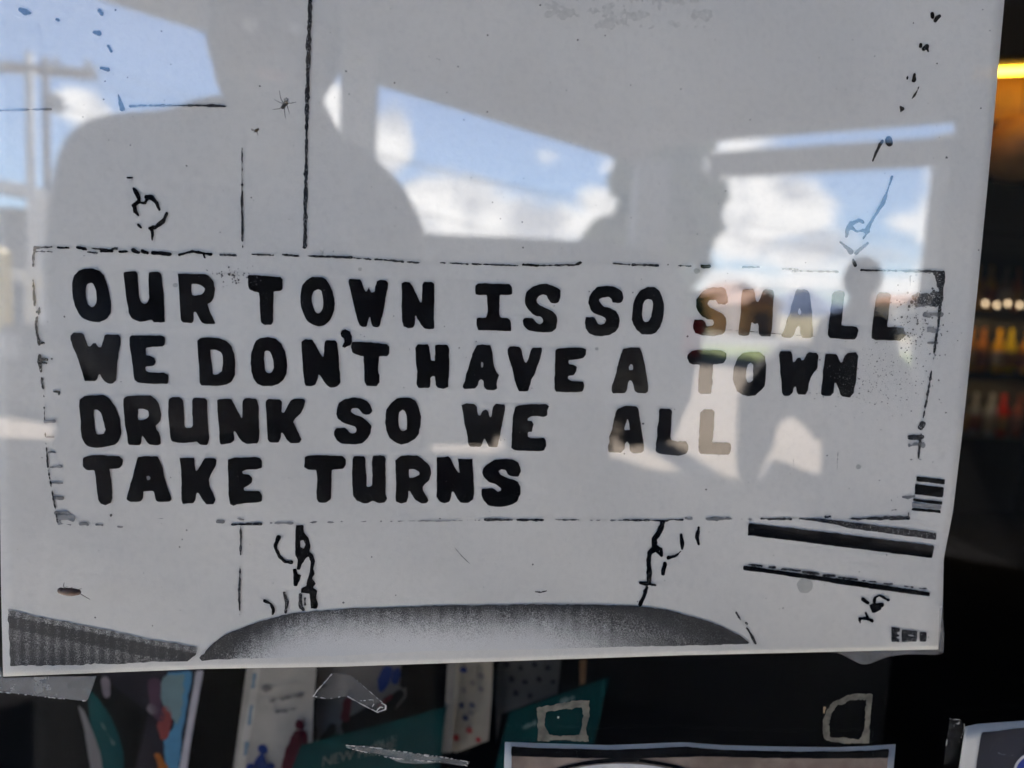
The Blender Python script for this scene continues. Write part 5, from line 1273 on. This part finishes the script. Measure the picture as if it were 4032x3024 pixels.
r_, w_ = card("thin tan card standing at the rack's right end", Z(6, (1545, 960), (1590, 955), (1580, 1110), (1545, 1120)), 0.082, cm("tan_card", (0.30, 0.17, 0.09)))
# the rack itself: wire tiers that hold the cards
rk = empty("card_rack", (0.0, 0.12, 0.0), "black wire card rack just inside the window", "rack")
M_WIRE = mat("black_wire", (0.012, 0.012, 0.012), 0.5, 0.1)
zl = on_plane(2000, 3600, 0.18).z
for y, z in ((0.150, zl), (0.150, zl + 0.02), (0.20, zl)):
    bm = bmesh.new(); tube_bm(bm, [(-0.42, y, z), (0.20, y, z)], 0.002, 8); bm_obj("wire_rail", bm, M_WIRE, rk)
box("back_board", (-0.50, 0.235, 0.2), (0.32, 0.245, zl + 0.40), mat("rack_black_board", (0.004, 0.004, 0.004), 0.9, 0.1, spec=0.1), rk)
box("rack_foot", (-0.50, 0.16, 0.03), (0.32, 0.40, 0.06), M_WIRE, rk, bevel=0.005)
box("rack_tray", (-0.48, 0.15, zl - 0.012), (0.22, 0.233, zl - 0.004), M_WIRE, rk)

# ------------------------------------------------------------------ back of the shop: bottle shelves and the lit yellow tube
shelf = empty("bottle_shelf", on_plane(3950, 1700, 4.2), "dark shelf unit with rows of bottles deep in the shop", "shelf")
M_SHELF = mat("shelf_black", (0.02, 0.018, 0.016), 0.6)
D0 = 4.2
xl, xr = on_plane(3640, 1500, D0).x, on_plane(4700, 1500, D0).x
zz = [on_plane(3950, y, D0).z for y in (1225, 1470, 1725)]
for z in zz:
    box("shelf_board", (xl, D0 - 0.02, z - 0.022), (xr, D0 + 0.30, z), M_SHELF, shelf)
box("shelf_back", (xl, D0 + 0.302, 0.03), (xr, D0 + 0.33, zz[0] + 0.5), M_SHELF, shelf)
for x in (xl - 0.03, xr):
    box("upright", (x, D0 - 0.02, 0.03), (x + 0.028, D0 + 0.33, zz[0] + 0.5), M_SHELF, shelf)
def bottle_mesh():
    bm = bmesh.new()
    lathe_bm(bm, [(0.030, 0.0), (0.036, 0.01), (0.036, 0.15), (0.030, 0.18), (0.013, 0.215), (0.012, 0.255), (0.014, 0.262), (0.012, 0.275)], seg=16)
    me = bpy.data.meshes.new("bottle"); bmesh.ops.recalc_face_normals(bm, faces=bm.faces); bm.to_mesh(me); bm.free()
    me.polygons.foreach_set('use_smooth', [True] * len(me.polygons))
    return me
BOT = bottle_mesh()
def label_mesh():
    bm = bmesh.new(); lathe_bm(bm, [(0.0365, 0.04), (0.0372, 0.042), (0.0372, 0.13), (0.0365, 0.132)], seg=16)
    me = bpy.data.meshes.new("bottle_label"); bm.to_mesh(me); bm.free(); return me
LAB = label_mesh()
rows = [(zz[0], [(0.35, 0.16, 0.03), (0.40, 0.20, 0.05), (0.15, 0.12, 0.1), (0.3, 0.1, 0.05), (0.2, 0.2, 0.2)], "top"),
        (zz[1], [(0.5, 0.2, 0.03), (0.55, 0.2, 0.05), (0.80, 0.40, 0.01), (0.90, 0.66, 0.02), (0.7, 0.28, 0.03)], "middle"),
        (zz[2], [(0.10, 0.10, 0.10), (0.12, 0.12, 0.12), (0.30, 0.30, 0.30), (0.45, 0.03, 0.02), (0.2, 0.05, 0.03)], "bottom")]
names = {0: "leftmost", 1: "second", 2: "third", 3: "fourth", 4: "fifth"}
cname = [["amber", "honey", "brown", "russet", "grey"], ["dark amber", "rusty", "orange", "yellow", "tawny"], ["charcoal", "grey", "silver", "red", "maroon"]]
for ri, (z, cols, nm) in enumerate(rows):
    for k, c in enumerate(cols):
        x = on_plane(3838 + 56 * k, 1450, D0).x
        root = empty("bottle", (x, D0 + 0.06 + 0.02 * (k % 2), z + 0.001), "%s bottle, %s from the left on the %s shelf" % (cname[ri][k], names[k], nm), "bottle", "bottles on the dark shelves")
        o = bpy.data.objects.new("glass_body", BOT.copy()); o.data.materials.append(mat("bottle_%s" % cname[ri][k].replace(' ', '_'), c, 0.12, 0.1, 40)); COL.objects.link(o); o.parent = root
        o = bpy.data.objects.new("bottle_label", LAB.copy()); o.data.materials.append(mat("label_%d" % (k % 3), ((0.25, 0.13, 0.04), (0.16, 0.05, 0.03), (0.22, 0.18, 0.14))[k % 3], 0.6, 0.1)); COL.objects.link(o); o.parent = root
# warm strips added to brighten the bottles, hidden behind the shelf lips
for k, z in enumerate(zz[:2] + [zz[0] + 0.42]):
    box("shelf_lip", (xl, D0 - 0.032, z - 0.055), (xr, D0 - 0.021, z + 0.004), M_SHELF, shelf)
    if k < 2:
        st_ = empty("bottle_fill_strip", (xl + 0.02, D0, z - 0.035), ("hidden strip added under the top shelf to brighten the bottles", "hidden strip added under the middle shelf to brighten the bottles")[k], "strip light", "added strips hidden under the shelves")
        bm = bmesh.new(); tube_bm(bm, [(xl + 0.02, D0, z - 0.035), (xr - 0.02, D0, z - 0.035)], 0.006, 10); bm_obj("glowing_strip", bm, mat("warm_strip_glow", (0.9, 0.8, 0.6), 0.4, 0.02, emit=(1.0, 0.72, 0.36, 3.0)), st_)
# string of small warm bulbs along the top shelf edge
for k, px in enumerate((3880, 3925, 3968, 4015, 4070)):
    p = on_plane(px, 1195 + (k % 2) * 6, D0 - 0.05)
    rt = empty("shelf_bulb", p, "%s small glowing bulb on the bottle shelf's edge" % ("leftmost", "second", "third", "fourth", "rightmost")[k], "bulb", "string of warm bulbs on the shelf")
    bm = bmesh.new(); ellipsoid_bm(bm, p, (0.010, 0.010, 0.012), u=12, v=8); bm_obj("glass_bulb", bm, mat("warm_bulb", (0.9, 0.8, 0.6), 0.3, 0.02, emit=(1.0, 0.74, 0.45, 0.55)), rt, smooth=True)
    bm = bmesh.new(); lathe_bm(bm, [(0.007, 0.0), (0.008, 0.012), (0.006, 0.02)], (p.x, p.y, p.z + 0.014), 10); bm_obj("socket", bm, M_WIRE, rt)
# lit tube lamp at the top right, and the wooden head-board it lights
pt0, pt1 = on_plane(3700, 290, 1.6), on_plane(4500, 260, 1.6)
lamp = empty("tube_lamp", pt0, "lit warm yellow tube lamp at the upper right inside the shop", "lamp")
bm = bmesh.new(); tube_bm(bm, [pt0, pt1], 0.009, 14)
bm_obj("glowing_tube", bm, mat("yellow_glow", (0.9, 0.6, 0.1), 0.4, 0.02, emit=(1.0, 0.55, 0.035, 2.2)), lamp)
bm = bmesh.new(); tube_bm(bm, [pt0 + Vector((0, 0.03, 0.028)), pt1 + Vector((0, 0.03, 0.028))], 0.014, 8)
bm_obj("lamp_holder", bm, M_ALU, lamp)
for p in (pt0, pt1):
    bm = bmesh.new(); tube_bm(bm, [p + Vector((0, 0.03, 0.03)), (p.x, p.y + 0.03, 2.9)], 0.004, 6); bm_obj("hanger_rod", bm, M_ALU, lamp)
hb0, hb1 = on_plane(3800, 335, 1.75), on_plane(4500, 420, 1.75)
hbx0, hbx1 = on_plane(3750, 350, 1.75).x, on_plane(4600, 350, 1.75).x
box("brown_panel", (hbx0, 1.75, on_plane(3990, 480, 1.75).z), (hbx1, 1.78, on_plane(3990, 300, 1.75).z), mat("stained_wood", (0.42, 0.19, 0.06), 0.4, 0.3, 12))
props(bpy.data.objects["brown_panel"], "stained brown wood panel under the yellow tube lamp", "panel")
bm = bmesh.new(); pc = on_plane(4010, 590, 1.7); lathe_bm(bm, [(0.012, -0.085), (0.05, -0.075), (0.082, -0.035), (0.088, 0.0), (0.08, 0.04), (0.05, 0.075), (0.015, 0.088)], (pc.x, 1.7, pc.z), 24)
gl_ = bm_obj("round_lantern", bm, mat("amber_paper_shade", (0.34, 0.15, 0.05), 0.6, 0.2, 30), smooth=True)
props(gl_, "round amber lantern hanging unlit below the brown panel", "lantern")
bm = bmesh.new(); tube_bm(bm, [(pc.x, 1.7, pc.z + 0.088), (pc.x, 1.7, 2.9)], 0.002, 6)
bm_obj("cord", bm, M_WIRE, gl_)

# ------------------------------------------------------------------ dead insects on the glass
def insect(label, bug, body, legs, wings=(), r=1.0, colr=(0.008, 0.007, 0.006), y=-0.0006):
    wh = flat(y)
    root = empty("insect", wh(*body[0][0]), label, "insect", "dead insects on the window")
    m = mat("bug_" + bug, colr, 0.5, 0.3, 900)
    pxm = (on_plane(100, 0, 0) - on_plane(0, 0, 0)).length / 100
    for i, (c, rx, ry, an) in enumerate(body):
        bm = bmesh.new(); ellipsoid_bm(bm, wh(*c), (rx * pxm * 1.35, min(rx, ry) * pxm * 0.9, ry * pxm * 1.35), Matrix.Rotation(math.radians(an), 4, 'Y'), 12, 8)
        bm_obj(("abdomen", "thorax", "head")[min(i, 2)], bm, m, root, smooth=True)
    for l in legs:
        bm = bmesh.new(); tube_bm(bm, [wh(x, y_, 0.0003 if 0 < k < len(l) - 1 else 0) for k, (x, y_) in enumerate(l)], [2.0 * pxm] + [1.5 * pxm] * (len(l) - 2) + [1.0 * pxm], 5)
        bm_obj("leg", bm, m, root)
    for wg in wings:
        bm = bmesh.new(); prism_bm(bm, [wh(x, y_, 0.0007) for x, y_ in wg], [wh(x, y_, 0.0006) for x, y_ in wg]); bm_obj("wing", bm, tape_material("wing_film", (0.25, 0.2, 0.15), 0.4), root)
insect("long-legged gnat left of the dark ruled line", "gnat", [(Z(1, (1838, 688))[0], 11, 6.5, -55), (Z(1, (1852, 668))[0], 8, 7, 0), (Z(1, (1860, 655))[0], 4, 4, 0)],
       [Z(1, (1835, 665), (1820, 640), (1810, 588)), Z(1, (1838, 672), (1815, 665), (1778, 645)), Z(1, (1835, 690), (1810, 705), (1765, 710)), Z(1, (1842, 695), (1845, 730), (1850, 768)), Z(1, (1858, 680), (1868, 710), (1875, 735)), Z(1, (1862, 668), (1890, 668), (1918, 662))],
       [Z(1, (1850, 672), (1838, 645), (1855, 630), (1872, 640), (1868, 665))])
insect("tiny brownish midge below the long-legged gnat", "midge", [(Z(1, (1662, 845))[0], 7, 5, -40), (Z(1, (1672, 838))[0], 4, 4, 0)],
       [Z(1, (1660, 850), (1668, 862), (1672, 876)), Z(1, (1655, 850), (1645, 862)), Z(1, (1668, 835), (1672, 826))], [Z(1, (1655, 842), (1625, 830), (1630, 848), (1652, 852))], colr=(0.05, 0.035, 0.015))
insect("small brown beetle lying near the lower left corner", "beetle", [(Z(5, (450, 518))[0], 38, 14, 2), (Z(5, (395, 510))[0], 12, 11, 0), (Z(5, (505, 520))[0], 10, 10, 0)],
       [Z(5, (415, 500), (412, 475), (416, 458)), Z(5, (425, 502), (420, 488), (440, 485)), Z(5, (450, 502), (466, 488), (470, 500)), Z(5, (512, 525), (545, 545), (582, 566)), Z(5, (500, 505), (530, 495))], colr=(0.045, 0.02, 0.012))
